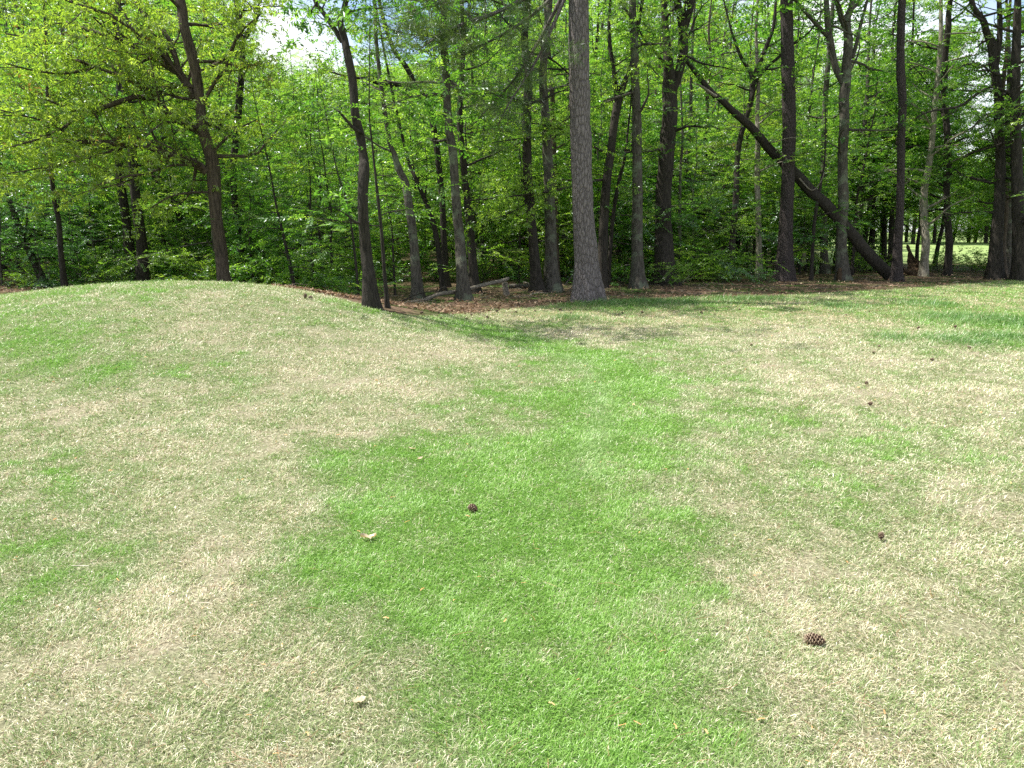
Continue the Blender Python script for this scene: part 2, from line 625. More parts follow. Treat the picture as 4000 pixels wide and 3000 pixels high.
def grow(bark, spr, rng, p, d, L, r, lvl, sty):
    """a limb: curved tube, side branches, leaf sprays on the last level"""
    n = 7 if lvl == 0 else (5 if lvl == 1 else 3)
    pts = [p]
    q, dd = p.copy(), unit(d)
    for k in range(n - 1):
        dd = unit(dd + rng.normal(0, sty.get('wob', .16), 3) + np.array([0, 0, sty.get('lift', .03)]))
        q = q + dd * L / (n - 1)
        pts.append(q)
    pts = np.array(pts)
    rad = r * (1 - .78 * np.linspace(0, 1, n))
    if lvl < 2 or sty.get('twigs', True):
        tube(bark, pts, rad, (7, 5, 3)[min(lvl, 2)], cap=lvl < 2)
    last = sty.get('levels', 2)
    if lvl < last:
        m = max(2, int(round(L * sty['dens'][min(lvl, len(sty['dens']) - 1)])))
        for t in np.linspace(sty.get('t0', .22) if lvl == 0 else .15, 1, m):
            x = t * (n - 1)
            i = min(int(x), n - 2)
            b = pts[i] * (1 - (x - i)) + pts[i + 1] * (x - i)
            f = unit(pts[i + 1] - pts[i])
            s = 1 if rng.random() < .5 else -1
            side = unit(np.cross(f, [0, 0, 1]) + 1e-6) * s
            cd = unit(f * rng.uniform(.35, .9) + side * rng.uniform(.5, 1.0) + np.array([0, 0, rng.normal(sty.get('vup', .08), sty.get('vsp', .28))]))
            cl = L * rng.uniform(.28, .5) * (1.15 - .5 * t) if lvl == 0 else L * rng.uniform(.35, .6)
            grow(bark, spr, rng, b, cd, max(cl, .3), max(r * (1 - .78 * t) * .55, .004), lvl + 1, sty)
    if lvl == last or lvl == last - 1:
        m = max(1, int(round(L / sty['gap']))) if lvl == last else 1
        tone = np.clip(sty['tone'] + rng.normal(0, sty.get('tvar', .23)), 0, 1)
        for t in np.linspace(.25, 1, m) if m > 1 else [1.0]:
            x = t * (n - 1)
            i = min(int(x), n - 2)
            b = pts[i] * (1 - (x - i)) + pts[i + 1] * (x - i)
            f = unit(pts[i + 1] - pts[i])
            yaw = math.atan2(f[1], f[0]) + rng.normal(0, .7)
            spr.add(b, yaw, np.clip(math.asin(np.clip(f[2], -1, 1)) * .5 + rng.normal(sty.get('droop', -.18), .25), -1.2, 1), sty['size'] * rng.uniform(.8, 1.25), tone)


# ------------------------------------------------------------------ ground: one sheet to the horizon
def fairway_at(x, y):
    """open mown fairway beyond the strip of wood on the right"""
    a = np.clip((x / np.maximum(y, 1) - .40 + .03 * (fnoise(x * .1, y * .1, 77, 2) - .5)) / .05, 0, 1)
    b = np.clip((y - 37 - 3 * (fnoise(x * .2, y * .2, 78, 2) - .5)) / 4, 0, 1)
    return a * b


def forest_at(x, y):
    d = y - edge_y(x) + (fnoise(x * 1.6, y * 1.6, 51, 3) - .5) * .9
    return np.clip(d / .35 + .5, 0, 1)


def build_ground():
    def lines(core, far, step, grow_):
        a = [0.0]
        while a[-1] < far:
            s = step if a[-1] < core else step * (1 + (a[-1] - core) * grow_)
            a.append(a[-1] + s)
        return np.array(a)
    xs = lines(10, 900, .13, .22)
    xs = np.concatenate([-xs[:0:-1], xs])
    ys = np.concatenate([-lines(1, 200, .8, .3)[:0:-1], lines(22, 1500, .13, .16)])
    X, Y = np.meshgrid(xs, ys, indexing='ij')
    Z = height(X, Y)
    nx, ny = X.shape
    v = np.stack([X, Y, Z], -1).reshape(-1, 3)
    i, j = np.meshgrid(np.arange(nx - 1), np.arange(ny - 1), indexing='ij')
    f = np.stack([i * ny + j, (i + 1) * ny + j, (i + 1) * ny + j + 1, i * ny + j + 1], -1).reshape(-1, 4)
    mb = MB()
    mb.add(v, f)
    x, y = v[:, 0].astype(float), v[:, 1].astype(float)
    fw = fairway_at(x, y)
    col = np.stack([green_at(x, y), forest_at(x, y) * (1 - fw), fw, np.ones_like(x)], -1)
    m, n, l = new_mat("ground_soil_and_turf")
    out = n.new("ShaderNodeOutputMaterial")
    b = n.new("ShaderNodeBsdfPrincipled")
    b.inputs["Roughness"].default_value = .95
    b.inputs["Specular IOR Level"].default_value = .1
    a = attr(n, "col")
    sp = n.new("ShaderNodeSeparateColor")
    l.new(a.outputs["Color"], sp.inputs[0])
    tc = n.new("ShaderNodeTexCoord")
    pos = tc.outputs["Object"]
    fine = noise(n, l, pos, 60, 5, .7)
    mid = noise(n, l, pos, 9, 5, .6)
    big = noise(n, l, pos, .7, 4, .6)
    dry = ramp(n, [(.3, (.10, .085, .058)), (.5, (.24, .21, .145)), (.7, (.42, .385, .28))])
    grn = ramp(n, [(.3, (.035, .075, .016)), (.55, (.075, .15, .03)), (.75, (.15, .22, .06))])
    l.new(fine, dry.inputs["Fac"])
    l.new(fine, grn.inputs["Fac"])
    lawn = mixc(n, l, sp.outputs[0], dry.outputs["Color"], grn.outputs["Color"])
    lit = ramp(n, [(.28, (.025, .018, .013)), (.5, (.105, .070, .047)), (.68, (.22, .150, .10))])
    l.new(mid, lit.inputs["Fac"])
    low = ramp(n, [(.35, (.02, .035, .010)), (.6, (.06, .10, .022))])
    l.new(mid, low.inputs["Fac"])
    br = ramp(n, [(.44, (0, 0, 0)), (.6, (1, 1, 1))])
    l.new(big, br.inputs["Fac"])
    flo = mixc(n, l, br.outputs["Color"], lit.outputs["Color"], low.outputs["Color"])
    c = mixc(n, l, sp.outputs[1], lawn, flo)
    fwr = ramp(n, [(.35, (.15, .24, .07)), (.65, (.27, .32, .13))])
    l.new(big, fwr.inputs["Fac"])
    c = mixc(n, l, sp.outputs[2], c, fwr.outputs["Color"])
    l.new(c, b.inputs["Base Color"])
    bp = n.new("ShaderNodeBump")
    bp.inputs["Strength"].default_value = .7
    bp.inputs["Distance"].default_value = .02
    l.new(fine, bp.inputs["Height"])
    l.new(bp.outputs[0], b.inputs["Normal"])
    l.new(b.outputs[0], out.inputs[0])
    o = mb.obj("ground", [m], color=col)
    tag(o, kind="structure")


build_ground()


# ------------------------------------------------------------------ lawn grass: every blade a folded strip
def grass_mat():
    m, n, l = new_mat("grass_blade")
    out = n.new("ShaderNodeOutputMaterial")
    a = attr(n, "col")
    d = n.new("ShaderNodeBsdfDiffuse")
    t = n.new("ShaderNodeBsdfTranslucent")
    g = n.new("ShaderNodeBsdfGlossy")
    g.inputs["Roughness"].default_value = .42
    l.new(a.outputs["Color"], d.inputs["Color"])
    l.new(a.outputs["Color"], t.inputs["Color"])
    mx = n.new("ShaderNodeMixShader")
    mx.inputs[0].default_value = .36
    l.new(d.outputs[0], mx.inputs[1])
    l.new(t.outputs[0], mx.inputs[2])
    m2 = n.new("ShaderNodeMixShader")
    m2.inputs[0].default_value = .05
    l.new(mx.outputs[0], m2.inputs[1])
    l.new(g.outputs[0], m2.inputs[2])
    l.new(m2.outputs[0], out.inputs[0])
    return m


def build_lawn(N0=37000):
    rng = np.random.default_rng(11)
    r = np.linspace(1.2, 34, 4000)
    dens = N0 * np.where(r < 3, 1, (3 / r) ** 1.9)
    cdf = np.cumsum(dens * r)
    span = math.radians(92)
    total = int(np.trapz(dens * r, r) * span)
    rr = np.interp(rng.random(total), cdf / cdf[-1], r)
    th = rng.uniform(-span / 2, span / 2, total)
    x, y = rr * np.sin(th), rr * np.cos(th)
    keep = forest_at(x, y) < rng.uniform(.1, .6, total)
    x, y, rr = x[keep], y[keep], rr[keep]
    N = len(x)
    g = green_at(x, y)
    tall = tall_at(x, y)
    tuft = fnoise(x * 14, y * 14, 61, 2)
    bare = fnoise(x * 4.2, y * 3.6, 71, 4)                     # thin, worn spots where soil shows
    thin = np.clip((bare - .52) * 6, 0, .75) * np.clip(1.25 - g * 1.6, 0, 1)
    keep = (rng.random(N) > thin) & ((rng.random(N) < .45 + tuft) | (g > .7))
    x, y, rr, g, tall, tuft = (q[keep] for q in (x, y, rr, g, tall, tuft))
    N = len(x)
    lod = np.maximum(rr / 3.0, 1)
    live = rng.random(N) < np.clip(g * .72 + .235 + .12 * tall + .3 * (tuft - .5), .06, .955)
    live |= rng.random(N) < tall * .9
    h = np.where(live, rng.normal(.029, .009, N), rng.normal(.028, .009, N)) * lod ** .28
    h = np.clip(h, .012, .12) * (1 + tall * rng.uniform(.6, 2.6, N)) * (.8 + .4 * tuft)
    w = np.where(live, rng.uniform(.0013, .0026, N), rng.uniform(.0013, .0028, N)) * lod ** .85
    w = np.where(tall > .4, w * .8, w)
    yaw = 6.0 * fnoise(x * 2.6, y * 2.6, 83, 2) + 5.0 * fnoise(x * 11, y * 11, 87, 2) + rng.normal(0, 1.25, N)   # matted: neighbours lie alike
    lean = np.where(live, rng.normal(.85, .33, N), rng.normal(1.18, .30, N)) * (1 - .35 * tall)
    lean = np.clip(lean, .05, 1.5)
    bend = rng.normal(.45, .3, N)
    fx, fy = np.cos(yaw), np.sin(yaw)
    sx, sy = -fy, fx
    twist = rng.normal(0, .7, N)
    wx, wy, wz = sx * np.cos(twist), sy * np.cos(twist), np.sin(twist) * .7
    base_z = height(x, y) - .002
    l1, l2 = h * .5, h * .5
    a1, a2 = lean, np.clip(lean + bend, 0, 1.9)
    side = rng.normal(0, .35, N)
    m_x, m_y, m_z = x + fx * l1 * np.sin(a1), y + fy * l1 * np.sin(a1), base_z + l1 * np.cos(a1) + .004
    g2x, g2y = fx * np.cos(side) + sx * np.sin(side), fy * np.cos(side) + sy * np.sin(side)
    t_x, t_y, t_z = m_x + g2x * l2 * np.sin(a2), m_y + g2y * l2 * np.sin(a2), np.maximum(m_z + l2 * np.cos(a2), base_z + .003)
    hw = w * .5
    V = np.stack([
        np.stack([x - wx * hw * .8, y - wy * hw * .8, base_z - wz * hw * .8], -1), np.stack([x + wx * hw * .8, y + wy * hw * .8, base_z + wz * hw * .8], -1),
        np.stack([m_x + wx * hw, m_y + wy * hw, m_z + wz * hw], -1), np.stack([m_x - wx * hw, m_y - wy * hw, m_z - wz * hw], -1),
        np.stack([t_x, t_y, t_z], -1)], 1).reshape(-1, 3)
    k = np.arange(N)[:, None] * 5
    quads = k + np.array([[0, 1, 2, 3]])
    tris = k + np.array([[3, 2, 4]])
    # colour of each blade
    u = rng.random(N)[:, None]
    c_g = np.array([.135, .290, .032]) * (1 - u) + np.array([.310, .505, .110]) * u
    lush = np.clip((g - .55) / .4, 0, 1)[:, None]
    c_g = c_g * (1 + lush * np.array([[-.02, .04, -.10]]))
    olive = np.array([.29, .37, .150])
    c_g = c_g * (.35 + .65 * lush) + olive * (1 - u * .5) * (.65 - .65 * lush)
    # a paler band where a mower wheel laid the blades over
    wp = np.array([hit(a * _S, b * _S)[:2] for a, b in [(1215, 765), (1262, 800), (1290, 850), (1298, 900), (1285, 960), (1262, 1040)]])
    wy_ = np.argsort(wp[:, 1])
    wheel = np.exp(-((x - np.interp(y, wp[wy_, 1], wp[wy_, 0])) / .16) ** 2) * ((y > wp[:, 1].min()) & (y < wp[:, 1].max()))
    c_g = c_g + (np.array([.40, .54, .24]) - c_g) * (wheel * .5)[:, None]
    tb = np.clip(tall * 1.3, 0, 1)[:, None]
    c_g = c_g * (1 - tb) + (np.array([.075, .195, .034]) * (1 - u) + np.array([.18, .345, .080]) * u) * tb
    u2 = rng.random(N)[:, None]
    c_d = np.array([.50, .445, .255]) * (1 - u2) + np.array([.87, .825, .64]) * u2
    brown = (rng.random(N) < .07)[:, None]
    c_d = np.where(brown, np.array([.30, .19, .10]), c_d)
    straw = np.clip((y - 11) / 4, 0, 1)[:, None] * np.clip((x + 1.5) / 1.5, 0, 1)[:, None]   # redder straw below the pines
    c_d = c_d * (1 - straw * (1 - np.array([[.92, .80, .70]])))
    c = np.where(live[:, None], c_g, c_d)
    half = (rng.random(N) < .16)[:, None] & live[:, None]
    tip = np.where(half, c_d, c)
    C = np.ones((N, 5, 4), np.float32)
    C[:, 0, :3] = C[:, 1, :3] = c
    C[:, 2, :3] = C[:, 3, :3] = c
    C[:, 4, :3] = tip
    mb = MB()
    mb.add(V, [quads, tris], smooth=False)
    o = mb.obj("lawn_grass", [grass_mat()], color=C.reshape(-1, 4))
    tag(o, kind="stuff")
    print("blades", N)


build_lawn()


# ------------------------------------------------------------------ materials of the wood
M_BARK = bark_mat("bark_dark", (.013, .011, .009), (.062, .053, .043), (10, 10, 1.5), .9)
M_BARK_GREY = bark_mat("bark_grey", (.028, .025, .020), (.120, .108, .088), (8, 8, 1.8), .8, lichen=(.13, .145, .10))
M_BARK_PALE = bark_mat("bark_pale", (.11, .095, .07), (.34, .31, .25), (6, 6, 2.2), .5, lichen=(.13, .14, .08))
M_BARK_OAK = bark_mat("bark_oak", (.028, .022, .016), (.125, .097, .070), (9, 9, 1.4), .9)
M_BARK_PINE = bark_mat("bark_pine", (.055, .046, .044), (.215, .187, .180), (17, 17, 5.2), .9, plates=True)
M_BARK_PINE_DARK = bark_mat("bark_pine_dark", (.018, .014, .013), (.078, .063, .059), (24, 24, 8.0), 1.0, plates=True)
M_WOOD_DEAD = bark_mat("dead_wood", (.070, .060, .048), (.29, .255, .205), (9, 9, 9), .7)
M_STUMP = bark_mat("rotten_wood", (.02, .014, .01), (.13, .085, .05), (12, 12, 2), 1.0)
M_LEAF = leaf_mat("leaf_green", [(.0, (.036, .098, .017)), (.4, (.072, .168, .024)), (.7, (.112, .222, .034)), (1, (.20, .30, .060))], hue=.016)
M_LEAF_YOUNG = leaf_mat("leaf_spring_green", [(.0, (.058, .135, .019)), (.45, (.112, .220, .030)), (1, (.22, .32, .062))], hue=.014, gloss=.035)
M_LEAF_OAK = leaf_mat("leaf_oak", [(.0, (.14, .085, .030)), (.06, (.15, .135, .030)), (.12, (.120, .180, .026)), (.55, (.195, .275, .036)), (1, (.30, .37, .075))], gloss=.045,
                      tcol=(1.1, 1.2, .6))
M_LEAF_BLUE = leaf_mat("leaf_cool_green", [(.0, (.030, .085, .024)), (.5, (.070, .165, .040)), (1, (.14, .26, .075))], hue=.01, gloss=.05)
M_NEEDLE = leaf_mat("pine_needle", [(.0, (.035, .070, .016)), (.5, (.085, .140, .036)), (1, (.19, .25, .075))], transl=.25, gloss=.05)
LEAF = {'broad': M_LEAF, 'fine': M_LEAF_YOUNG, 'oak': M_LEAF_OAK, 'needle': M_NEEDLE, 'cool': M_LEAF_BLUE}

STY = {
    'broad': dict(dens=[2.5, 4.0], gap=.20, size=.86, tone=.5, wob=.17, lift=.02),
    'fine': dict(dens=[2.5, 4.0], gap=.27, size=.9, tone=.5, wob=.12, lift=.0, vup=.0, vsp=.13, droop=-.08),
    'oak': dict(dens=[2.9, 4.6], gap=.145, size=1.0, tone=.52, tvar=.22, wob=.2, lift=.03),
    'high': dict(dens=[1.2, 2.0], gap=.6, size=2.0, tone=.5, levels=1, lift=.05),
    'needle': dict(dens=[3.0, 4.0], gap=.13, size=1.15, tone=.45, wob=.14, lift=.03, t0=.35),
}


def style(kind, **kw):
    d = dict(STY[kind])
    d.update(kw)
    return d


def conv(off, pts):
    return [(off + .7536 * a, .7536 * b, .7536 * w) for a, b, w in pts]


def limb_px(bark, spr, rng, off, pts, Y0, dY, sty, dens=2.0, lmin=.5, lmax=1.3, t0=.25):
    """a limb measured from the photograph, at depth Y0 running to Y0 + dY; side branches grow off it"""
    q = conv(off, pts)
    n = len(q)
    w3 = []
    for k, (a, b, w) in enumerate(q):
        Y = Y0 + dY * k / (n - 1)
        w3.append([*P(a, b, Y), w / 2 / FPX * Y])
    w3 = np.array(w3)
    L = np.linalg.norm(np.diff(w3[:, :3], axis=0), axis=1).sum()
    s = smooth_path(w3, max(8, int(L * 3)))
    tube(bark, s[:, :3], s[:, 3], 8, rough=.05, rng=rng)
    m = int(L * dens)
    for t in np.linspace(t0, 1, max(m, 2)):
        i = min(int(t * (len(s) - 1)), len(s) - 2)
        f = unit(s[i + 1, :3] - s[i, :3])
        side = unit(np.cross(f, [0, 0, 1]) + 1e-6) * (1 if rng.random() < .5 else -1)
        d = unit(f * rng.uniform(.2, .9) + side * rng.uniform(.2, .9) + np.array([0, 0, rng.normal(.15, .5)]))
        grow(bark, spr, rng, s[i, :3], d, rng.uniform(lmin, lmax), max(s[i, 3] * .45, .008), 1, sty)


def named_tree(name, label, cat, off, pts, Y=None, H=12.5, bark=M_BARK, kind='broad', leaf=None, seed=0, low=(5, 3.0, 7.5, 1.6, 2.8), high=5,
               limbs=(), flare=.5, group=None, forks=(), tone=None, sides=14, wander=.05, base_drop=.08, loc_y=0, hlen=(1.6, 3.2)):
    rng = np.random.default_rng(100 + seed)
    q = conv(off, pts)
    if Y is None:
        Y = hit(q[0][0], q[0][1])[1]
    q3 = [[*P(a, b, Y), w / 2 / FPX * Y] for a, b, w in q]
    b0 = np.array(q3[0][:3])
    gz = float(height(b0[0], b0[1]))
    if b0[2] > gz + .03:                                         # the base is hidden: run the trunk down to the ground
        d = (np.array(q3[0]) - np.array(q3[1]))
        t = (b0[2] - gz) / max(-d[2], .05)
        e = np.array(q3[0]) + d * min(t, 3) * .9
        e[2], e[3] = gz, q3[0][3] * 1.05
        q3 = [e.tolist()] + q3
    q3[0][2] = float(height(q3[0][0], q3[0][1])) - base_drop
    base = np.array([q3[0][0], q3[0][1], q3[0][2] + base_drop])
    top = np.array(q3[-1])
    dirn = unit(top[:3] - np.array(q3[-2][:3]))
    dirn = unit(dirn * .6 + np.array([0, 0, .8]))
    nvis = len(q3)
    while q3[-1][2] < H:
        p = np.array(q3[-1])
        step = min(1.8, max(.5, H - p[2]))
        p[:3] += dirn * step + np.array([rng.normal(0, .1), rng.normal(0, .1), 0])
        p[3] = max(p[3] * (1 - step / max(H - q3[-1][2] + .8, step * 1.15)), .005)
        q3.append(p.tolist())
    q3 = np.array(q3)
    for k in range(1, len(q3)):
        q3[k, 1] += wander * rng.normal() * min(1, k / 2)
    s = smooth_path(q3, max(26, int((q3[-1, 2] - q3[0, 2]) * 3.4)))
    tb, br, spr, sprh = MB(), MB(), Sprays(), Sprays()
    r0 = s[0, 3]
    tube(tb, s[:, :3] - base, s[:, 3], sides, flare=(max(r0 * 2.0, .12), flare * 1.15, seed), rough=.035, rng=rng)
    lk = leaf or kind
    sty = style(kind)
    if tone is not None:
        sty['tone'] = tone
    for lp in limbs:
        o = dict(y0=0.0, dY=0.0, dens=2.2, lmin=.5, lmax=1.4, t0=.25)
        o.update(lp.get('o', {}))
        limb_px(br, spr, rng, off, lp['p'], Y + o['y0'], o['dY'], sty, o['dens'], o['lmin'], o['lmax'], o['t0'])
    for fk in forks:                                            # bare forked stems that carry on upwards
        qq = np.array([[*P(a, b, Y), w / 2 / FPX * Y] for a, b, w in conv(off, fk)])
        dd = unit(unit(qq[-1, :3] - qq[-2, :3]) + np.array([0, abs(rng.normal(0, .2)) + .05, .7]))
        e = qq[-1].copy()
        ext = [qq]
        for k in range(4):
            e = e.copy()
            e[:3] += dd * 1.3 + rng.normal(0, .12, 3)
            e[3] *= .66
            ext.append(e[None])
        qq = np.vstack(ext)
        ss = smooth_path(qq, 26)
        tube(br, ss[:, :3], ss[:, 3], 9, rough=.04, rng=rng)
        for t in np.linspace(.3, 1, 7):
            i = min(int(t * 25), 24)
            d = np.array([rng.normal(), rng.normal(), rng.normal(.25, .4)])
            grow(br, spr, rng, ss[i, :3], unit(d), rng.uniform(.8, 1.9), max(ss[i, 3] * .4, .012), 0, sty)

    def at_z(z):
        i = int(np.argmin(abs(s[:, 2] - z)))
        return s[i, :3], s[i, 3]
    nl, z0, z1, l0, l1 = low
    nl, z0 = int(nl * 1.5), z0 - .8 * (nl > 0)
    for k in range(nl):
        z = base[2] + z0 + (z1 - z0) * (k + rng.random()) / nl
        p, r = at_z(z)
        az = rng.uniform(0, 2 * math.pi)
        el = rng.uniform(-.05, .5) if kind != 'fine' else rng.uniform(-.05, .2)
        grow(br, spr, rng, p, np.array([math.cos(az) * math.cos(el), math.sin(az) * math.cos(el), math.sin(el)]), rng.uniform(l0, l1), min(r * .4, .05), 0, sty)
    hs = style('high')
    hs['tone'] = sty['tone']
    zt = base[2] + max(z1, 7.0)
    for k in range(high):
        z = zt + (H - zt) * (k + rng.random()) / high
        p, r = at_z(z)
        az = k * 2.4 + rng.normal(0, .4)
        el = rng.uniform(.1, .7)
        grow(br, sprh, rng, p, np.array([math.cos(az) * math.cos(el), math.sin(az) * math.cos(el), math.sin(el)]), rng.uniform(*hlen) * (1.1 - .4 * (z - zt) / (H - zt)),
             min(r * .45, .06), 0, hs)
    root = thing(name, label, cat, base, group)
    if br.n:                                                    # limbs belong to the trunk's mesh
        br.v = [v - base.astype(np.float32) for v in br.v]
        join(tb, br)
    tb.obj("trunk", [bark], root)
    cb = MB()
    spr.bake(cb, 'oak' if kind == 'oak' else kind, rng)
    sprh.bake(cb, 'broad' if kind != 'oak' else 'oak', rng)
    if cb.n:
        o = cb.obj("crown", [LEAF[lk]], root)
        o.location = -base
    return root


# ------------------------------------------------------------------ the trees one can tell apart, front rank
O1, O2, O3, O4, O5 = 0, 900, 1800, 2700, 3300       # origins of the measured strips of the photograph
named_tree("oak_tree", "spreading oak with yellow-olive young leaves and long limbs, behind the grassy mound", "tree", O1,
           [(1160,1465,66),(1140,1280,60),(1122,1100,60),(1098,850,64),(1065,700,54),(1040,550,48),(1012,350,48),(965,150,46),(935,0,46)],
           Y=17.0, H=11.5, bark=M_BARK_OAK, kind='oak', seed=1, low=(8, 4.0, 7.5, 1.2, 2.3), high=5, hlen=(2, 3.2),
           limbs=[dict(p=[(1075,890,44),(1000,840,42),(900,810,38),(800,770,34),(700,745,28),(580,740,24),(400,735,20),(280,720,15),(120,680,9)], o=dict(dY=-1.0, dens=4.0, lmax=1.7, t0=.08)),
                  dict(p=[(1045,690,40),(960,640,38),(860,580,36),(800,500,32),(740,455,26),(640,400,20),(500,350,14),(330,290,8)], o=dict(dY=-.6, dens=3.8, lmax=1.6, t0=.08)),
                  dict(p=[(800,515,26),(690,500,24),(560,550,22),(430,590,20),(330,545,14),(200,510,9),(60,420,5)], o=dict(dY=-1.6, dens=3.0, lmax=1.5, t0=.1)),
                  dict(p=[(1010,515,38),(940,390,40),(880,350,36),(780,290,32),(650,220,27),(500,170,22),(380,130,18),(230,80,13),(60,20,7)], o=dict(dY=.8, dens=3.8, lmax=1.7, t0=.08)),
                  dict(p=[(930,385,28),(905,280,26),(870,190,23),(800,120,19),(720,50,15),(680,-60,11)], o=dict(dY=.5, dens=3.4, t0=.1)),
                  dict(p=[(885,330,26),(800,240,22),(700,160,19),(560,70,17),(430,35,14),(250,-40,8)], o=dict(dY=-1.5, dens=3.8, lmax=1.6, t0=.1)),
                  dict(p=[(1085,875,14),(950,850,13),(850,870,12),(740,905,11),(640,915,9),(500,960,5)], o=dict(dY=-1.8, dens=3.2, lmax=1.3, t0=.35)),
                  dict(p=[(1105,995,12),(980,1000,11),(880,1020,9),(780,1080,6)], o=dict(dY=-.8, dens=1.6, lmax=.8)),
                  dict(p=[(420,590,16),(330,660,13),(200,720,10),(60,760,6)], o=dict(dY=-2.4, dens=3.6, lmax=1.5, t0=.0)),
                  dict(p=[(700,745,14),(560,790,12),(400,830,10),(220,870,8),(40,900,5)], o=dict(dY=-2.2, dens=3.8, lmax=1.5, t0=.1)),
                  dict(p=[(740,905,9),(600,960,8),(450,990,7),(330,1060,4)], o=dict(dY=-1.6, dens=3.4, lmax=1.2, t0=.1)),
                  dict(p=[(500,350,14),(350,380,12),(200,370,9),(30,330,6)], o=dict(dY=-2.2, dens=3.4, lmax=1.5, t0=.0)),
                  dict(p=[(500,170,13),(350,220,11),(180,200,9),(0,170,6)], o=dict(dY=-1.8, dens=3.4, lmax=1.5, t0=.0)),
                  dict(p=[(400,735,10),(260,640,9),(120,600,7),(-40,560,5)], o=dict(dY=-2.0, dens=3.4, lmax=1.5, t0=.0)),
                  dict(p=[(1040,560,20),(1110,430,18),(1180,340,15),(1230,190,12),(1330,90,7)], o=dict(dY=-.5, dens=3.6, lmax=1.4, t0=.1)),
                  dict(p=[(1110,780,14),(1180,710,12),(1250,660,9),(1330,620,5)], o=dict(dY=.6, dens=1.6, lmax=.7))])
named_tree("forest_tree", "thin dark trunk rising just right of the spreading oak", "tree", O1,
           [(1258,1470,36),(1240,1300,34),(1215,1100,32),(1213,900,32),(1226,700,34),(1248,450,32),(1258,330,28),(1245,180,26),(1225,0,22)], Y=20.5, seed=2, kind='oak',
           low=(5, 4.5, 7.8, 1.2, 2.4), forks=[[(1248,240,24),(1290,160,22),(1330,90,18)]])
named_tree("forest_tree", "straight dark grey trunk of the close pair behind the mound, left of the oak", "tree", O1,
           [(742,1462,62),(735,1300,54),(720,1100,48),(702,950,46),(690,820,44),(665,600,38),(640,350,34),(610,100,30)], Y=20.5, seed=3, bark=M_BARK, low=(5, 3.5, 7.5, 1.4, 2.6))
named_tree("forest_tree", "slightly leaning trunk of the close pair behind the mound, touching its straight neighbour", "tree", O1,
           [(694,1455,52),(672,1280,48),(645,1100,42),(628,950,40),(612,750,36),(620,400,34),(615,250,36),(600,60,30)], Y=21.0, seed=4, low=(5, 4, 7.5, 1.4, 2.6))
named_tree("forest_tree", "dark crooked trunk leaning left in the shade between the pair and the oak", "tree", O1,
           [(990,1455,36),(975,1300,32),(950,1180,28),(905,1060,24),(840,960,20),(780,880,16)], Y=23.0, seed=5, H=12, low=(5, 2.5, 7, 1.2, 2.4), kind='broad', high=6)
named_tree("forest_tree", "slim grey trunk curving gently, alone left of the close pair", "tree", O1,
           [(340,1480,32),(318,1300,27),(300,1150,24),(280,1040,22),(262,900,20),(250,600,16)], Y=18.5, seed=6, H=12, leaf='cool', low=(5, 2.2, 6, 1.2, 2.2), high=6)
named_tree("forest_tree", "black trunk leaning left behind the dip beside the small tan mound", "tree", O1,
           [(232,1492,44),(180,1380,36),(130,1250,32),(90,1120,28),(50,1000,22)], Y=20.0, seed=7, H=9, leaf='cool', low=(6, 1.4, 5, 1.2, 2.4), high=5)
named_tree("forest_tree", "big dark trunk with a knobbly burl, where the mound meets the leaf litter", "tree", O2,
           [(728,1592,78),(718,1450,64),(700,1300,58),(688,1050,52),(690,870,54),(683,820,44),(668,700,44),(652,600,42),(640,430,42),(612,290,38),(592,200,36),(575,110,30),(590,0,26)],
           seed=8, low=(5, 4.8, 7.8, .8, 1.5), hlen=(.8, 1.6), high=3, kind='oak', leaf='broad', forks=[[(580,215,26),(520,120,24),(470,50,22),(430,-20,20)]],
           limbs=[dict(p=[(690,690,16),(640,665,18),(600,620,14),(560,575,10)], o=dict(dY=-.3, dens=.4, lmax=.5)),
                  dict(p=[(690,1160,13),(640,1150,12),(600,1110,9),(540,1080,5)], o=dict(dY=-.4, dens=1.0, lmax=.6))])
named_tree("sapling", "slender young trunk close to the right of the burled trunk", "sapling", O2,
           [(815,1597,24),(798,1400,19),(783,1200,17),(768,1050,16),(750,900,13),(735,750,10),(722,560,7)], seed=9, H=6.2, low=(11, 2.0, 6, .7, 1.6), high=0, kind='fine', leaf='broad', sides=8)
named_tree("forest_tree", "grey trunk bent to the left, behind the fallen log", "tree", O2,
           [(972,1558,58),(958,1350,48),(945,1200,44),(925,1050,42),(908,950,40),(870,870,34),(850,800,26),(820,700,22)], seed=10, bark=M_BARK_GREY, H=14, low=(5, 4, 7, 1.2, 2.2), Y=17.8)
named_tree("forest_tree", "narrow dark trunk arching left, farther back than the bent grey one", "tree", O2,
           [(1108,1550,34),(1090,1400,29),(1072,1250,27),(1045,1130,25),(1005,1030,22),(960,920,20),(920,830,16)], Y=20.0, seed=11, H=12, low=(5, 3, 7, 1.2, 2.2))
named_tree("forest_tree", "furrowed grey trunk with the fallen log crossing behind its foot", "tree", O2,
           [(1215,1556,66),(1200,1400,57),(1188,1250,52),(1172,1080,46),(1162,900,43),(1150,760,42),(1130,640,40),(1120,420,40),(1112,300,38),(1100,150,32),(1110,0,28)],
           seed=12, bark=M_BARK_GREY, low=(5, 4.5, 7.8, 1.2, 2.2), limbs=[dict(p=[(1120,430,14),(1000,425,12),(880,430,10),(760,410,7)], o=dict(dY=1.2, dens=1.2, lmax=.8))])
named_tree("forest_tree", "dark trunk standing close behind the furrowed grey one", "tree", O2,
           [(1272,1545,52),(1255,1350,44),(1238,1150,38),(1218,950,35),(1205,800,32),(1190,600,28)], Y=19.6, seed=13, low=(5, 4, 7.5, 1.2, 2.2))
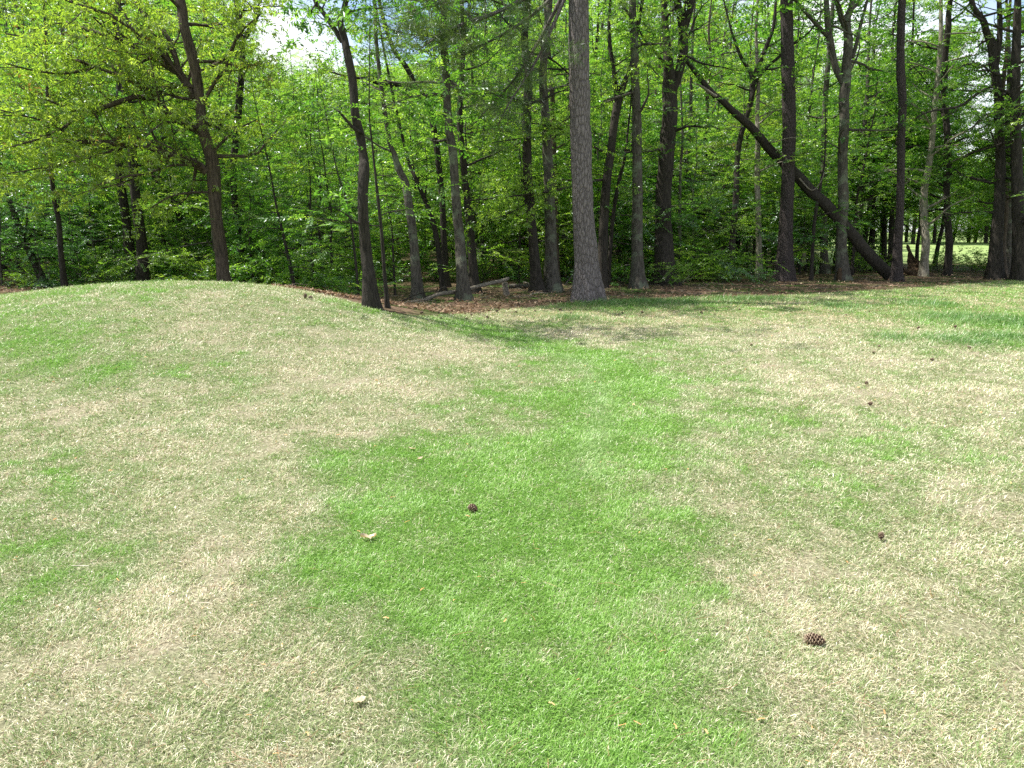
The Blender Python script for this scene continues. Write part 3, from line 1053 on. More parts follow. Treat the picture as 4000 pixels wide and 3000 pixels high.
named_tree("forest_tree", "oak with a thick limb sweeping left above the bent grey trunk", "tree", O2,
           [(1120,1545,36),(1110,1300,32),(1095,1000,30),(1060,700,30),(1020,530,30),(965,460,30),(935,390,26),(900,330,24),(850,260,22),(810,150,20),(770,0,17)], Y=22.0, seed=14,
           kind='oak', low=(3, 5, 7.8, 1.2, 2.2), limbs=[dict(p=[(960,462,20),(920,438,20),(840,440,20),(760,430,18),(700,405,15),(640,405,12),(560,385,9),(460,355,6)], o=dict(dY=-1.5, dens=2.4, lmax=1.0))])
for sd, (lab, pp, YY) in enumerate([
        ("thin sapling stem standing just left of the burled trunk", [(668,1572,15),(645,1330,13),(622,1130,11),(590,1000,9),(545,860,6)], 16.6),
        ("thin sapling half way between the oak and the burled trunk, leaning slightly left", [(432,1532,18),(422,1350,15),(412,1150,12),(415,1000,9),(405,880,6)], 18.5),
        ("crooked sapling behind the mound beside the two pine cones", [(335,1512,20),(310,1380,17),(270,1200,14),(235,1050,11),(205,880,8)], 18.0),
        ("wispy sapling with the fewest leaves, behind the fallen log", [(855,1560,13),(845,1350,11),(838,1200,9),(822,1100,7),(810,1020,4)], 19.0)]):
    named_tree("sapling", lab, "sapling", O2, pp, Y=YY, seed=20 + sd, H=5.2, low=(12, 1.2, 4.9, .6, 1.4), high=0, kind='fine', leaf='broad', sides=7, wander=.03)

named_tree("pine_tree", "large pine with grey plated bark at the lawn edge, its foot in the grass", "tree", O3,
           [(655,1562,128),(652,1400,116),(640,1200,108),(628,950,103),(620,700,102),(615,500,100),(612,300,98),(612,0,94)], seed=30, bark=M_BARK_PINE, kind='needle', H=14,
           low=(0, 7, 8, 1, 2), high=0, flare=.42, sides=26, wander=.0, tone=.42,
           limbs=[dict(p=[(612,-150,26),(420,-60,22),(200,60,19),(20,120,15),(-120,190,9),(-220,260,5)], o=dict(dY=-1.0, dens=5.0, lmin=.4, lmax=1.1, t0=.35)),
                  dict(p=[(612,-190,22),(500,80,18),(420,260,14),(340,400,11),(260,520,8),(190,650,4)], o=dict(dY=-.4, dens=3.6, lmin=.4, lmax=1.0, t0=.3)),
                  dict(p=[(612,-200,22),(440,150,16),(300,380,13),(180,520,9),(70,640,5)], o=dict(dY=1.4, dens=3.6, lmin=.4, lmax=1.0, t0=.35)),
                  dict(p=[(612,-170,22),(430,30,18),(250,160,14),(80,250,10),(-60,330,5)], o=dict(dY=.4, dens=3.6, lmin=.4, lmax=1.2, t0=.35)),
                  dict(p=[(612,-160,20),(300,-40,16),(60,0,13),(-150,30,10),(-300,70,6)], o=dict(dY=-.2, dens=5.0, lmin=.4, lmax=1.1, t0=.4)),
                  dict(p=[(612,-260,24),(760,-150,16),(900,-80,10),(1000,-60,5)], o=dict(dY=-1.5, dens=3.0, lmin=.4, lmax=1.0, t0=.4)),
                  dict(p=[(612,-500,24),(350,-400,16),(100,-330,10),(-100,-280,5)], o=dict(dY=-2.5, dens=3.0, lmin=.4, lmax=1.2, t0=.4)),
                  dict(p=[(612,-600,24),(750,-520,16),(950,-500,10),(1150,-480,5)], o=dict(dY=1.5, dens=3.0, lmin=.4, lmax=1.2, t0=.4))])
named_tree("forest_tree", "dark straight trunk leaning a little left, second trunk left of the plated pine", "tree", O3,
           [(398,1517,64),(388,1400,54),(370,1200,50),(352,1000,48),(342,800,46),(342,600,44),(352,400,40),(330,200,36),(345,0,34)], seed=31, low=(4, 5, 7.8, 1.2, 2.4))
named_tree("forest_tree", "mottled grey trunk with a pale patch, nearest neighbour left of the plated pine", "tree", O3,
           [(474,1512,82),(468,1350,62),(464,1150,57),(456,950,52),(448,780,50),(440,600,44),(425,400,40),(440,200,34),(460,0,30)], seed=32, bark=M_BARK_GREY, low=(4, 4.5, 7.8, 1.2, 2.4))
named_tree("forest_tree", "brownish slim trunk showing along the right edge of the mottled grey one", "tree", O3,
           [(500,1500,34),(494,1300,30),(490,1100,28),(484,900,28),(482,750,26),(475,500,24)], Y=23.0, seed=33, bark=M_BARK_OAK, low=(5, 4, 7.8, 1.2, 2.4))
named_tree("forest_tree", "dark forked trunk right beside the plated pine, one leafy bough reaching left", "tree", O3,
           [(730,1492,52),(738,1250,48),(745,1080,48),(760,900,42),(775,800,40),(792,650,40),(810,560,40),(840,450,32),(880,350,22),(900,250,18)], seed=34, low=(3, 5, 7.8, 1.0, 2.0), kind='oak',
           leaf='fine', tone=.8, forks=[[(812,545,26),(800,430,24),(795,380,22),(770,200,18),(775,0,14)]],
           limbs=[dict(p=[(745,930,13),(640,945,13),(560,970,12),(430,1000,10),(320,1010,8),(200,1025,6),(20,1040,4)], o=dict(dY=-3.2, dens=6.0, lmin=.35, lmax=.9, t0=.2)),
                  dict(p=[(765,800,12),(650,740,11),(560,690,10),(470,650,8),(370,640,6)], o=dict(dY=-2.0, dens=4.5, lmin=.3, lmax=.8, t0=.3)),
                  dict(p=[(560,690,9),(430,710,8),(300,720,6),(160,740,4)], o=dict(y0=-1.0, dY=-1.5, dens=6.0, lmin=.3, lmax=.8, t0=.0)),
                  dict(p=[(430,1000,8),(330,1060,7),(240,1110,5),(120,1150,3)], o=dict(y0=-1.6, dY=-1.0, dens=6.0, lmin=.3, lmax=.8, t0=.0)),
                  dict(p=[(775,790,10),(870,790,9),(1000,785,8)], o=dict(dY=.3, dens=4.5, lmin=.3, lmax=.6, t0=.1))])
named_tree("sapling", "dark sapling rising at a slant between the forked trunk and the lichen grey trunk", "sapling", O3,
           [(766,1485,24),(772,1350,21),(788,1150,20),(808,1000,20),(830,900,18),(850,800,14),(870,650,9)], seed=35, H=9, low=(4, 3, 7, 1.0, 1.8), high=2, kind='oak', leaf='fine', sides=8)
named_tree("forest_tree", "grey lichen-patched trunk between the plated pine and the black flared trunk", "tree", O3,
           [(915,1493,74),(914,1350,60),(915,1150,56),(916,950,52),(914,780,48),(912,600,46),(905,420,42),(898,250,38),(890,50,34)], seed=36, bark=M_BARK_GREY, low=(4, 4.5, 7.8, 1.2, 2.2),
           limbs=[dict(p=[(905,470,13),(860,490,12),(800,505,10),(735,525,7)], o=dict(dY=-.4, dens=1.0, lmax=.6))])
named_tree("forest_tree", "thick black trunk with flared root toes and a high fork holding the leaning trunk", "tree", O3,
           [(1056,1476,98),(1054,1350,86),(1052,1150,80),(1054,1000,78),(1060,860,76),(1072,720,76),(1084,600,74),(1082,460,68),(1072,330,46),(1062,200,38),(1055,50,32)], seed=37,
           low=(4, 5, 7.8, 1.4, 2.6), flare=.55, sides=18, forks=[[(1095,480,44),(1130,380,44),(1152,280,46),(1152,180,42),(1140,80,40),(1120,0,36)], [(1150,170,34),(1175,100,34),(1200,0,30)]],
           limbs=[dict(p=[(1030,775,20),(990,785,16),(920,785,12),(850,775,8)], o=dict(dY=-.6, dens=2.4, lmax=.8))])
named_tree("forest_tree", "slim trunk with a lost top, in the gap right of the black flared trunk", "tree", O3,
           [(1137,1462,20),(1135,1300,18),(1134,1150,16),(1140,900,14),(1150,700,12)], Y=25, seed=38, bark=M_BARK_GREY, H=10, low=(5, 3, 7, 1.0, 2.0), high=4)
named_tree("forest_tree", "greyish trunk farther back between the black flared and the black right-leaning trunks", "tree", O3,
           [(1216,1445,30),(1214,1300,26),(1216,1150,24),(1180,900,22),(1175,820,22),(1190,600,18)], Y=29, seed=39, bark=M_BARK_GREY, H=14, low=(6, 3, 7.8, 1.4, 2.6))

named_tree("forest_tree", "black slim trunk leaning right into a wide fork, left of the straight dark pine", "tree", O4,
           [(205,1450,36),(212,1250,32),(225,1050,30),(240,860,28),(255,720,26),(285,610,24),(310,520,26),(322,440,28),(335,370,26),(375,280,22),(405,200,18),(430,110,14)], seed=40, low=(3, 6, 8, 1.2, 2.2),
           forks=[[(322,440,28),(305,370,20),(255,290,17),(222,200,13),(205,150,10)], [(335,420,18),(390,350,17),(450,300,15),(540,220,13),(630,145,9)]])
named_tree("forest_tree", "pale whitish trunk between the black forked trunk and the straight dark pine", "tree", O4,
           [(356,1450,36),(352,1300,30),(348,1100,28),(344,900,26),(342,750,24),(344,600,20),(348,450,18)], Y=25.5, seed=41, bark=M_BARK_PALE, H=14, low=(5, 4, 8, 1.2, 2.2))
named_tree("pine_tree", "straight dark pine in the front rank with the leaning dead trunk passing behind it", "tree", O4,
           [(478,1456,88),(484,1350,76),(490,1200,68),(498,1000,64),(504,850,62),(508,650,64),(505,500,64),(500,300,60),(496,100,58),(495,0,58)], seed=42, bark=M_BARK_PINE_DARK, kind='needle', H=14,
           low=(0, 8, 9, 1, 2), high=0, flare=.4, sides=20, wander=0,
           limbs=[dict(p=[(495,-300,24),(350,-250,14),(200,-200,8)], o=dict(dY=-1, dens=3, t0=.3)), dict(p=[(495,-350,24),(650,-300,14),(800,-280,8)], o=dict(dY=1, dens=3, t0=.3)),
                  dict(p=[(495,-420,24),(450,-380,14),(300,-380,8)], o=dict(dY=2, dens=3, t0=.3))])
named_tree("forest_tree", "tall grey trunk with a hollow scar and forked top behind the leaning dead trunk", "tree", O4,
           [(782,1425,58),(784,1250,52),(785,1050,48),(784,850,46),(786,650,46),(790,520,48),(798,440,48),(802,330,44),(806,220,40),(810,100,34),(840,0,28)], seed=43, bark=M_BARK_GREY, Y=25.0,
           low=(4, 5, 8, 1.4, 2.6), forks=[[(795,440,34),(755,370,32),(735,290,32),(715,190,32),(705,90,28),(700,0,24)], [(812,160,28),(785,110,26),(760,30,22)], [(835,300,20),(858,220,18),(880,120,16),(905,30,13)]],
           limbs=[dict(p=[(705,185,20),(665,145,19),(620,95,17),(560,25,14),(500,-40,10)], o=dict(dY=-.6, dens=1.2, lmax=.8))])
named_tree("forest_tree", "trunk in the middle distance with a pale foot, just left of the hollow-scarred grey trunk", "tree", O4,
           [(690,1400,40),(688,1250,34),(690,1050,30),(690,850,28),(692,650,27),(700,480,26),(708,330,24),(720,200,20)], Y=29.0, seed=44, bark=M_BARK_GREY, H=16, low=(5, 4, 8, 1.4, 2.6))
named_tree("sapling", "thin dark stem right of the straight dark pine, under the leaning trunk", "sapling", O4,
           [(624,1408,20),(630,1280,18),(638,1150,17),(660,1020,16),(680,920,12),(690,820,8)], Y=25.0, seed=45, H=7, low=(5, 2, 6, .8, 1.6), high=0, kind='fine', leaf='broad', sides=8)
named_tree("pine_tree", "slender dark pine with a slight bend, in front of the foot of the leaning trunk", "tree", O5,
           [(270,1458,58),(272,1380,48),(276,1250,42),(286,1080,36),(291,900,36),(292,720,36),(298,600,37),(299,520,37),(292,420,40),(289,300,36),(291,150,35),(297,0,34)], seed=46, bark=M_BARK_PINE_DARK,
           kind='needle', H=14, low=(0, 8, 9, 1, 2), high=0, flare=.35, sides=16, wander=0,
           limbs=[dict(p=[(297,-300,20),(200,-250,12),(60,-200,7)], o=dict(dY=-1, dens=3, t0=.3)), dict(p=[(297,-350,20),(420,-300,12),(560,-280,7)], o=dict(dY=1, dens=3, t0=.3))])
named_tree("forest_tree", "pale grey blotched trunk behind the jagged stump", "tree", O5,
           [(410,1372,38),(410,1250,38),(412,1120,36),(422,980,34),(432,880,30),(445,750,26),(458,600,26),(470,500,24),(490,350,22),(500,200,20)], Y=27.0, seed=47, bark=M_BARK_PALE, low=(11, 2.6, 8, 1.4, 2.8))
named_tree("forest_tree", "straight trunk standing against the bright fairway, right of the jagged stump", "tree", O5,
           [(530,1396,36),(530,1250,33),(527,1100,30),(526,900,29),(526,700,29),(526,500,29),(528,300,30),(533,150,27),(542,50,24)], Y=27.5, seed=48, bark=M_BARK, low=(10, 3, 8, 1.2, 2.6))
named_tree("forest_tree", "big dark trunk with a long bough reaching left across the sky gap", "tree", O5,
           [(780,1424,64),(788,1280,58),(800,1100,50),(810,900,46),(808,750,42),(798,600,38),(790,480,38),(778,350,40),(768,230,40),(745,180,32),(715,110,28),(690,70,26),(650,0,22)], seed=49, Y=25.5,
           low=(8, 3, 8, 1.4, 2.8), forks=[[(780,350,30),(800,220,26),(805,100,24),(800,0,20)]],
           limbs=[dict(p=[(775,440,16),(720,465,15),(660,505,14),(600,550,13),(520,565,11),(430,580,9),(370,610,6)], o=dict(dY=-1.0, dens=1.6, lmin=.3, lmax=.9)),
                  dict(p=[(770,320,12),(700,350,10),(640,330,8),(580,360,5)], o=dict(dY=-.5, dens=1.6, lmin=.3, lmax=.8)),
                  dict(p=[(800,600,12),(740,590,10),(690,630,8),(640,690,5)], o=dict(dY=-.5, dens=2.2, lmin=.3, lmax=.9))])
named_tree("forest_tree", "brown narrow trunk directly right of the big one with the long bough", "tree", O5,
           [(823,1412,32),(824,1250,29),(824,1100,26),(818,900,24),(816,750,22),(820,500,20),(835,300,18)], Y=27.0, seed=50, bark=M_BARK_OAK, low=(9, 3, 8, 1.2, 2.6))
named_tree("forest_tree", "pale brown trunk, middle one of three between the long-boughed trunk and the black end trunk", "tree", O5,
           [(850,1420,38),(852,1280,34),(855,1100,32),(852,950,30),(850,800,26),(848,600,22)], Y=27.5, seed=51, bark=M_BARK_GREY, low=(9, 3, 8, 1.2, 2.6))
named_tree("forest_tree", "thick black trunk at the far right end of the tree line", "tree", O5,
           [(912,1424,70),(908,1280,62),(902,1100,56),(895,950,52),(892,800,48),(890,600,44),(885,300,40)], seed=52, Y=25.0, low=(10, 2.4, 8, 1.4, 3.0))
for sd, (lab, pp, YY) in enumerate([
        ("dark narrow trunk just behind the lower end of the leaning dead trunk", [(205,1300,26),(205,1150,22),(208,1000,20),(215,850,18),(230,700,18),(240,600,16)], 31.0),
        ("dark trunk hard against the left side of the slender bent pine, farther back", [(238,1310,28),(244,1200,26),(252,1100,24),(262,950,20),(268,800,18)], 30.0),
        ("thin dark trunk in the thicket above the middle of the leaning trunk", [(145,1260,20),(148,1150,17),(155,1000,16),(160,900,14),(185,740,12)], 31.0),
        ("grey double-stemmed trunk behind the hollow-scarred one, right side", [(72,1290,36),(75,1150,32),(78,1000,28),(90,800,24),(100,680,22)], 31.0)]):
    named_tree("forest_tree", lab, "tree", O5, pp, Y=YY, seed=60 + sd, H=14, low=(10, 2.5, 8, 1.4, 2.6), sides=9, bark=M_BARK_GREY if sd == 3 else M_BARK)


# ------------------------------------------------------------------ the leaning dead trunk, stumps, logs and fallen branches
def px_tube(mb, off, pts, Ys, sides=10, rough=.06, seed=0, base=None, flare=None, n=None, mat=0):
    q = conv(off, pts)
    w3 = np.array([[*P(a, b, Y), w / 2 / FPX * Y] for (a, b, w), Y in zip(q, Ys)])
    s = smooth_path(w3, n or max(10, len(pts) * 5))
    tube(mb, s[:, :3] - (0 if base is None else base), s[:, 3], sides, rough=rough, rng=np.random.default_rng(seed), flare=flare, mat=mat)
    return s


def leaning_trunk():
    base = hit(3478, 1092)
    mb = MB()
    pts = [(1046,1452,62),(1000,1400,60),(929,1330,60),(830,1210,58),(700,1062,55),(620,990,54),(540,902,52),(470,835,48),(400,768,44),(350,705,40),(300,648,38),(230,590,34),(165,525,29),(100,472,27),(0,345,22),(-45,285,16)]
    Ys = np.interp(np.arange(len(pts)), [0, 8, 11, len(pts) - 1], [25.0, 25.15, 24.4, 23.1])
    q = px_tube(mb, O4, pts, Ys, 12, .05, 1, base, n=60)
    t = thing("leaning_trunk", "dead bare trunk leaning diagonally, lodged in the fork of the black flared tree", "dead tree", base)
    mb.obj("trunk", [M_BARK], t)
    b = MB()
    px_tube(b, O4, [(130,500,15),(100,482,15),(65,455,13),(40,440,9)], [23.5] * 4, 8, .06, 2, base)
    b.obj("broken_limb", [M_WOOD_DEAD], t)
    b = MB()
    px_tube(b, O4, [(560,925,9),(620,985,7),(660,960,5),(690,900,3)], [24.9] * 4, 6, .05, 3, base)
    b.obj("dead_branch", [M_WOOD_DEAD], t)


leaning_trunk()


def jagged_stump():
    base = hit(3592, 1076)
    Y = base[1]
    rng = np.random.default_rng(5)
    n, sides = 9, 22
    th = np.linspace(0, 2 * math.pi, sides, endpoint=False)
    wpx = lambda w: w / FPX * Y
    prof = wpx(58) / 2 * (1 + .9 * np.exp(-np.linspace(0, 6, n)))
    prof *= np.linspace(1.1, .78, n)
    topz = wpx(62) + wpx(46) * (np.clip(np.cos(th - 2.7), 0, 1) ** 3) + wpx(12) * rng.random(sides) * (np.arange(sides) % 2)
    topz -= wpx(20) * np.clip(np.cos(th + .6), 0, 1)
    mb = MB()
    outer, inner = [], []
    for k in range(n):
        t = k / (n - 1)
        lean = np.array([-.30, .0])
        rr = prof[k] * (1 + .13 * np.cos(4 * th + 1) + .07 * rng.normal(size=sides))
        z = topz * t
        outer.append(np.stack([rr * np.cos(th) + lean[0] * z, rr * np.sin(th), z - .03 * (k == 0)], -1))
        inner.append(np.stack([rr * .62 * np.cos(th) + lean[0] * z, rr * .62 * np.sin(th), np.maximum(z * .96, .1)], -1))
    v = np.concatenate(outer + inner[::-1])
    m = 2 * n
    i, j = np.meshgrid(np.arange(m - 1), np.arange(sides), indexing='ij')
    j2 = (j + 1) % sides
    f = np.stack([i * sides + j, i * sides + j2, (i + 1) * sides + j2, (i + 1) * sides + j], -1).reshape(-1, 4)
    mb.add(v, f, smooth=False)
    o = mb.obj("broken_stump", [M_STUMP], None, base)
    tag(o, "jagged rotten stump with a splintered spike, beside the slender bent pine", "stump")
    mb = MB()
    px_tube(mb, O5, [(298,1398,20),(330,1410,24),(370,1425,22),(420,1432,15)], [Y - .4, Y - .3, Y - .3, Y - .2], 9, .09, 6, np.array([*base]))
    o = mb.obj("fallen_log", [M_STUMP], None, base)
    tag(o, "short rotten log lying between the slender bent pine and the jagged stump", "log")
    mb = MB()
    px_tube(mb, O4, [(765,1460,30),(766,1440,27),(768,1415,24),(772,1390,16)], [hit(3276, 1096)[1]] * 4, 9, .12, 7, hit(3276, 1099))
    o = mb.obj("burnt_stump", [M_STUMP], None, hit(3276, 1099))
    tag(o, "small black stump at the foot of the hollow-scarred grey trunk", "stump")


jagged_stump()


def fallen_logs():
    # 3.1606 = source scale of the strip at (1800, 1000), 2.458 = strip at (1100, 1000)
    A = lambda p: [((1800 + a / 3.16) / .7536, (1000 + b / 3.16) / .7536, w / 3.16 / .7536) for a, b, w in p]
    B = lambda p: [((1100 + a / 2.458) / .7536, (1000 + b / 2.458) / .7536, w / 2.458 / .7536) for a, b, w in p]
    Y0 = 18.3
    base = P(1760, 1170, Y0)
    base[2] = float(height(base[0], base[1]))
    mb = MB()
    pts = B([(1040,478,22),(1180,462,36),(1290,442,40),(1400,412,40),(1500,370,40),(1620,350,40),(1700,342,44)]) + A([(120,402,46),(240,368,48),(380,334,48),(500,308,48),(560,290,46),(584,276,38)])
    px_tube(mb, 0, pts, np.linspace(16.9, 18.9, len(pts)), 12, .05, 3, base, n=60)
    t = thing("fallen_log", "long bare grey fallen log, one end propped up on a post-like stump", "log", base)
    mb.obj("trunk", [M_WOOD_DEAD], t)
    for k, q in enumerate([[(1005,490,12),(1100,448,14),(1200,412,14),(1290,372,13),(1400,345,11),(1490,340,8)], [(1490,350,8),(1530,310,8),(1580,298,6),(1640,312,5),(1680,340,3)],
                           [(1150,462,9),(1230,455,10),(1300,470,8),(1340,478,4)], [(1360,410,9),(1400,385,9),(1450,372,6),(1520,335,4)], [(1000,492,10),(950,500,9),(930,470,6)]]):
        b = MB()
        pp = B(q)
        px_tube(b, 0, pp, np.linspace(17.0, 17.6, len(pp)), 7, .06, 10 + k, base)
        b.obj("dead_branch", [M_BARK], t)
    Yp = 18.9
    pb = P(1800 + 545 / 3.16, 1000 + 500 / 3.16, Yp)
    pb[2] = float(height(pb[0], pb[1]))
    mb = MB()
    px_tube(mb, 0, A([(572,520,100),(560,450,78),(548,380,72),(545,330,70)]), [Yp + .12] * 4, 14, .05, 4, pb, n=16)
    o = mb.obj("stump_post", [M_WOOD_DEAD], None, pb)
    tag(o, "upright dark stump like a post, carrying the raised end of the long log", "stump")
    Y2 = 21.5
    lb = P(1800 + 730 / 3.16, 1000 + 400 / 3.16, Y2)
    mb = MB()
    px_tube(mb, 0, A([(590,376,56),(680,372,60),(780,370,58),(880,366,54),(1040,350,50)]), [Y2] * 5, 12, .06, 5, lb)
    o = mb.obj("fallen_log", [bpy.data.materials["bark_grey"]], None, lb)
    tag(o, "thick mossy log lying flat behind the second trunk left of the plated pine", "log")
    for k, (lab, q, Y, mt) in enumerate([
            ("curved pale bare stick arching over the brown straw before the mottled trunk", [(826,516,8),(850,490,10),(890,466,11),(960,456,12),(1030,458,12),(1085,462,8)], 18.6, M_BARK_PALE),
            ("pale broken stick resting on the mossy log", [(766,322,12),(800,328,13),(840,338,12),(880,352,9)], 21.0, M_BARK_PALE),
            ("grey slanted dead branch left of the plated pine's foot", [(1290,352,22),(1320,310,18),(1360,265,15),(1400,215,10)], 20.0, M_BARK_GREY),
            ("lower bent dead branch touching the left side of the plated pine", [(1345,440,12),(1360,400,13),(1385,375,13),(1420,365,10)], 19.0, M_BARK_GREY),
            ("thin bowed branch between the plated pine and the lichen grey trunk", [(1850,215,10),(1900,160,9),(1960,140,9),(2030,112,7),(2085,110,5)], 22.5, M_BARK_PALE),
            ("long straight dead pole slanting up to the lichen grey trunk", [(1880,400,10),(1960,340,10),(2040,280,8),(2100,210,6)], 22.0, M_BARK)]):
        pp = A(q)
        b0 = P(pp[0][0] * .7536, pp[0][1] * .7536, Y)
        mb = MB()
        px_tube(mb, 0, pp, [Y] * len(pp), 7, .07, 40 + k, b0)
        o = mb.obj("dead_branch", [mt], None, b0)
        tag(o, lab, "branch")


fallen_logs()

# ------------------------------------------------------------------ trees deeper in the wood: one of each kind, then copies
def proto_tree(name, kind, seed, H, r0, zl, nl, ll, leaf, bark, lean=.05, sides=9, hfrom=None, tone=.5, el=(.0, .55), dens=None, size=1.0):
    rng = np.random.default_rng(seed)
    n = 12
    z = np.linspace(0, H, n)
    wx, wy = np.cumsum(rng.normal(0, lean, n)) * H / n, np.cumsum(rng.normal(0, lean, n)) * H / n
    wx, wy = wx - wx[0], wy - wy[0]
    rad = r0 * (1 - .9 * (z / H) ** .8)
    pts = np.stack([wx, wy, z - .08 * (z == 0), rad], -1)
    s = smooth_path(pts, 40)
    tb, br, spr, sprh = MB(), MB(), Sprays(), Sprays()
    tube(tb, s[:, :3], s[:, 3], sides, flare=(r0 * 1.6, .4, seed), rough=.03, rng=rng)
    sty = style(kind, tone=tone, size=size)
    if dens:
        sty['dens'] = dens
    hs = style('high', tone=tone)
    for k in range(nl):
        t = (k + rng.random()) / nl
        zz = zl + (H * .96 - zl) * t
        i = int(np.argmin(abs(s[:, 2] - zz)))
        az = k * 2.4 + rng.normal(0, .5)
        e = rng.uniform(*el)
        d = np.array([math.cos(az) * math.cos(e), math.sin(az) * math.cos(e), math.sin(e)])
        L = rng.uniform(*ll) * (1.12 - .62 * t)
        hi = hfrom is not None and zz > hfrom
        grow(br, sprh if hi else spr, rng, s[i, :3], d, L, min(s[i, 3] * .5, .05), 0, hs if hi else sty)
    root = thing(name, None, None)
    join(tb, br)
    tb.obj("trunk", [bark], root)
    cb = MB()
    spr.bake(cb, kind, rng)
    sprh.bake(cb, kind, rng)
    cb.obj("crown", [LEAF[leaf]], root)
    return root


def proto_shrub(name, seed, H, n, kind, leaf, tone=.5, spread=.6):
    rng = np.random.default_rng(seed)
    br, spr = MB(), Sprays()
    sty = style(kind, dens=[4.2, 3.0], gap=.2, tone=tone, size=.95, levels=1)
    for k in range(n):
        az = rng.uniform(0, 2 * math.pi)
        e = rng.uniform(.5, 1.35)
        d = np.array([math.cos(az) * math.cos(e), math.sin(az) * math.cos(e), math.sin(e)])
        p = np.array([rng.normal(0, spread * .25), rng.normal(0, spread * .25), -.03])
        grow(br, spr, rng, p, d, H * rng.uniform(.6, 1.1), .012, 0, sty)
    root = thing(name, None, None)
    br.obj("stems", [M_BARK_GREY], root)
    cb = MB()
    spr.bake(cb, kind, rng)
    cb.obj("foliage", [LEAF[leaf]], root)
    return root


CANOPY = [proto_tree("canopy_tree", 'broad', 201, 18.0, .17, 3.2, 27, (2.4, 4.4), 'broad', M_BARK, dens=[1.9, 3.0], size=1.25, hfrom=10),
          proto_tree("canopy_tree", 'fine', 202, 17.0, .14, 2.6, 27, (2.2, 4.2), 'fine', M_BARK_GREY, dens=[1.9, 3.0], size=1.3, hfrom=10),
          proto_tree("canopy_tree", 'broad', 203, 18.5, .20, 4.0, 28, (2.4, 4.6), 'broad', M_BARK, tone=.42, dens=[1.9, 3.0], size=1.3, hfrom=10),
          proto_tree("canopy_tree", 'oak', 204, 17.0, .18, 3.4, 24, (2.2, 4.2), 'oak', M_BARK_OAK, dens=[1.8, 2.6], size=1.4, hfrom=10)]
CANOPY.append(proto_tree("canopy_tree", 'broad', 205, 17.0, .15, 5.2, 30, (2.2, 4.0), 'broad', M_BARK, dens=[1.9, 3.0], size=1.2, tone=.6))
UNDER = [proto_tree("understory_tree", 'broad', 211, 6.5, .055, .9, 24, (1.3, 2.6), 'broad', M_BARK, .10, 7, el=(-.05, .3), size=1.0),
         proto_tree("understory_tree", 'fine', 212, 7.5, .06, 1.0, 26, (1.4, 2.8), 'fine', M_BARK_GREY, .10, 7, el=(-.1, .18), tone=.6, size=1.05),
         proto_tree("understory_tree", 'broad', 213, 8.5, .07, 1.6, 28, (1.3, 2.7), 'broad', M_BARK, .12, 7, el=(0, .4), tone=.6, size=1.05),
         proto_tree("understory_tree", 'fine', 214, 5.0, .04, .6, 22, (1.2, 2.4), 'cool', M_BARK_GREY, .12, 7, el=(-.1, .2), tone=.5, size=1.1),
         proto_tree("understory_tree", 'fine', 215, 9.5, .08, 2.0, 28, (1.5, 2.9), 'fine', M_BARK, .10, 7, el=(-.05, .25), tone=.7, size=1.1)]
SHRUB = [proto_shrub("woodland_shrub", 221, .9, 13, 'broad', 'broad', .5), proto_shrub("woodland_shrub", 222, 1.3, 12, 'fine', 'fine', .5),
         proto_shrub("woodland_shrub", 223, .6, 12, 'broad', 'cool', .5), proto_shrub("woodland_shrub", 224, 1.6, 11, 'broad', 'fine', .6)]


def copies(protos, spots, name_label):
    """spots: (x, y, scale, which, label, category, group); the first of each kind is the tree itself"""
    used = set()
    for x, y, sc, w, label, cat, group in spots:
        o = protos[w] if w not in used else dup(protos[w])
        used.add(w)
        o.location = (x, y, float(height(x, y)))
        o.rotation_euler = (0, 0, RNG.uniform(0, 2 * math.pi))
        o.scale = (sc * RNG.uniform(.9, 1.1),) * 2 + (sc * RNG.uniform(.92, 1.1),)
        tag(o, label, cat, group)
    for w in range(len(protos)):
        if w not in used:
            for ch in list(protos[w].children):
                bpy.data.objects.remove(ch)
            bpy.data.objects.remove(protos[w])


def px_of(x, y):
    return 2000 + FPX * x / y


def scatter(n, dmin, dmax, gap, seed, ok, power=1.0):
    rng = np.random.default_rng(seed)
    out, tries = [], 0
    while len(out) < n and tries < 60000:
        tries += 1
        th = rng.uniform(-.74, .74)
        r = 14 + (dmax - 14) * rng.random() ** power
        x, y = r * math.sin(th), r * math.cos(th)
        d = y - float(edge_y(x))
        if d < dmin or d > dmax or not ok(x, y, d):
            continue
        if all((x - a) ** 2 + (y - b) ** 2 > gap ** 2 for a, b in out):
            out.append((x, y))
    return out


def top_cap(px):
    """highest elevation (degrees) trees behind may reach: sky shows in two gaps"""
    if 1150 < px < 1600:
        return 14.0 - .8 * math.sin((px - 1150) / 450 * math.pi)
    if 3690 < px < 3860:
        return 6.5
    return 90


def cap_over(x, y, halfw):
    return min(top_cap(px_of(x, y) + k * FPX * halfw / y) for k in (-1, -.5, 0, .5, 1))


def log_zone(x, y):
    return 1430 < px_of(x, y) < 2280 and y < 23.5


def open_right(x, y):
    return px_of(x, y) > 3140 and y > 36


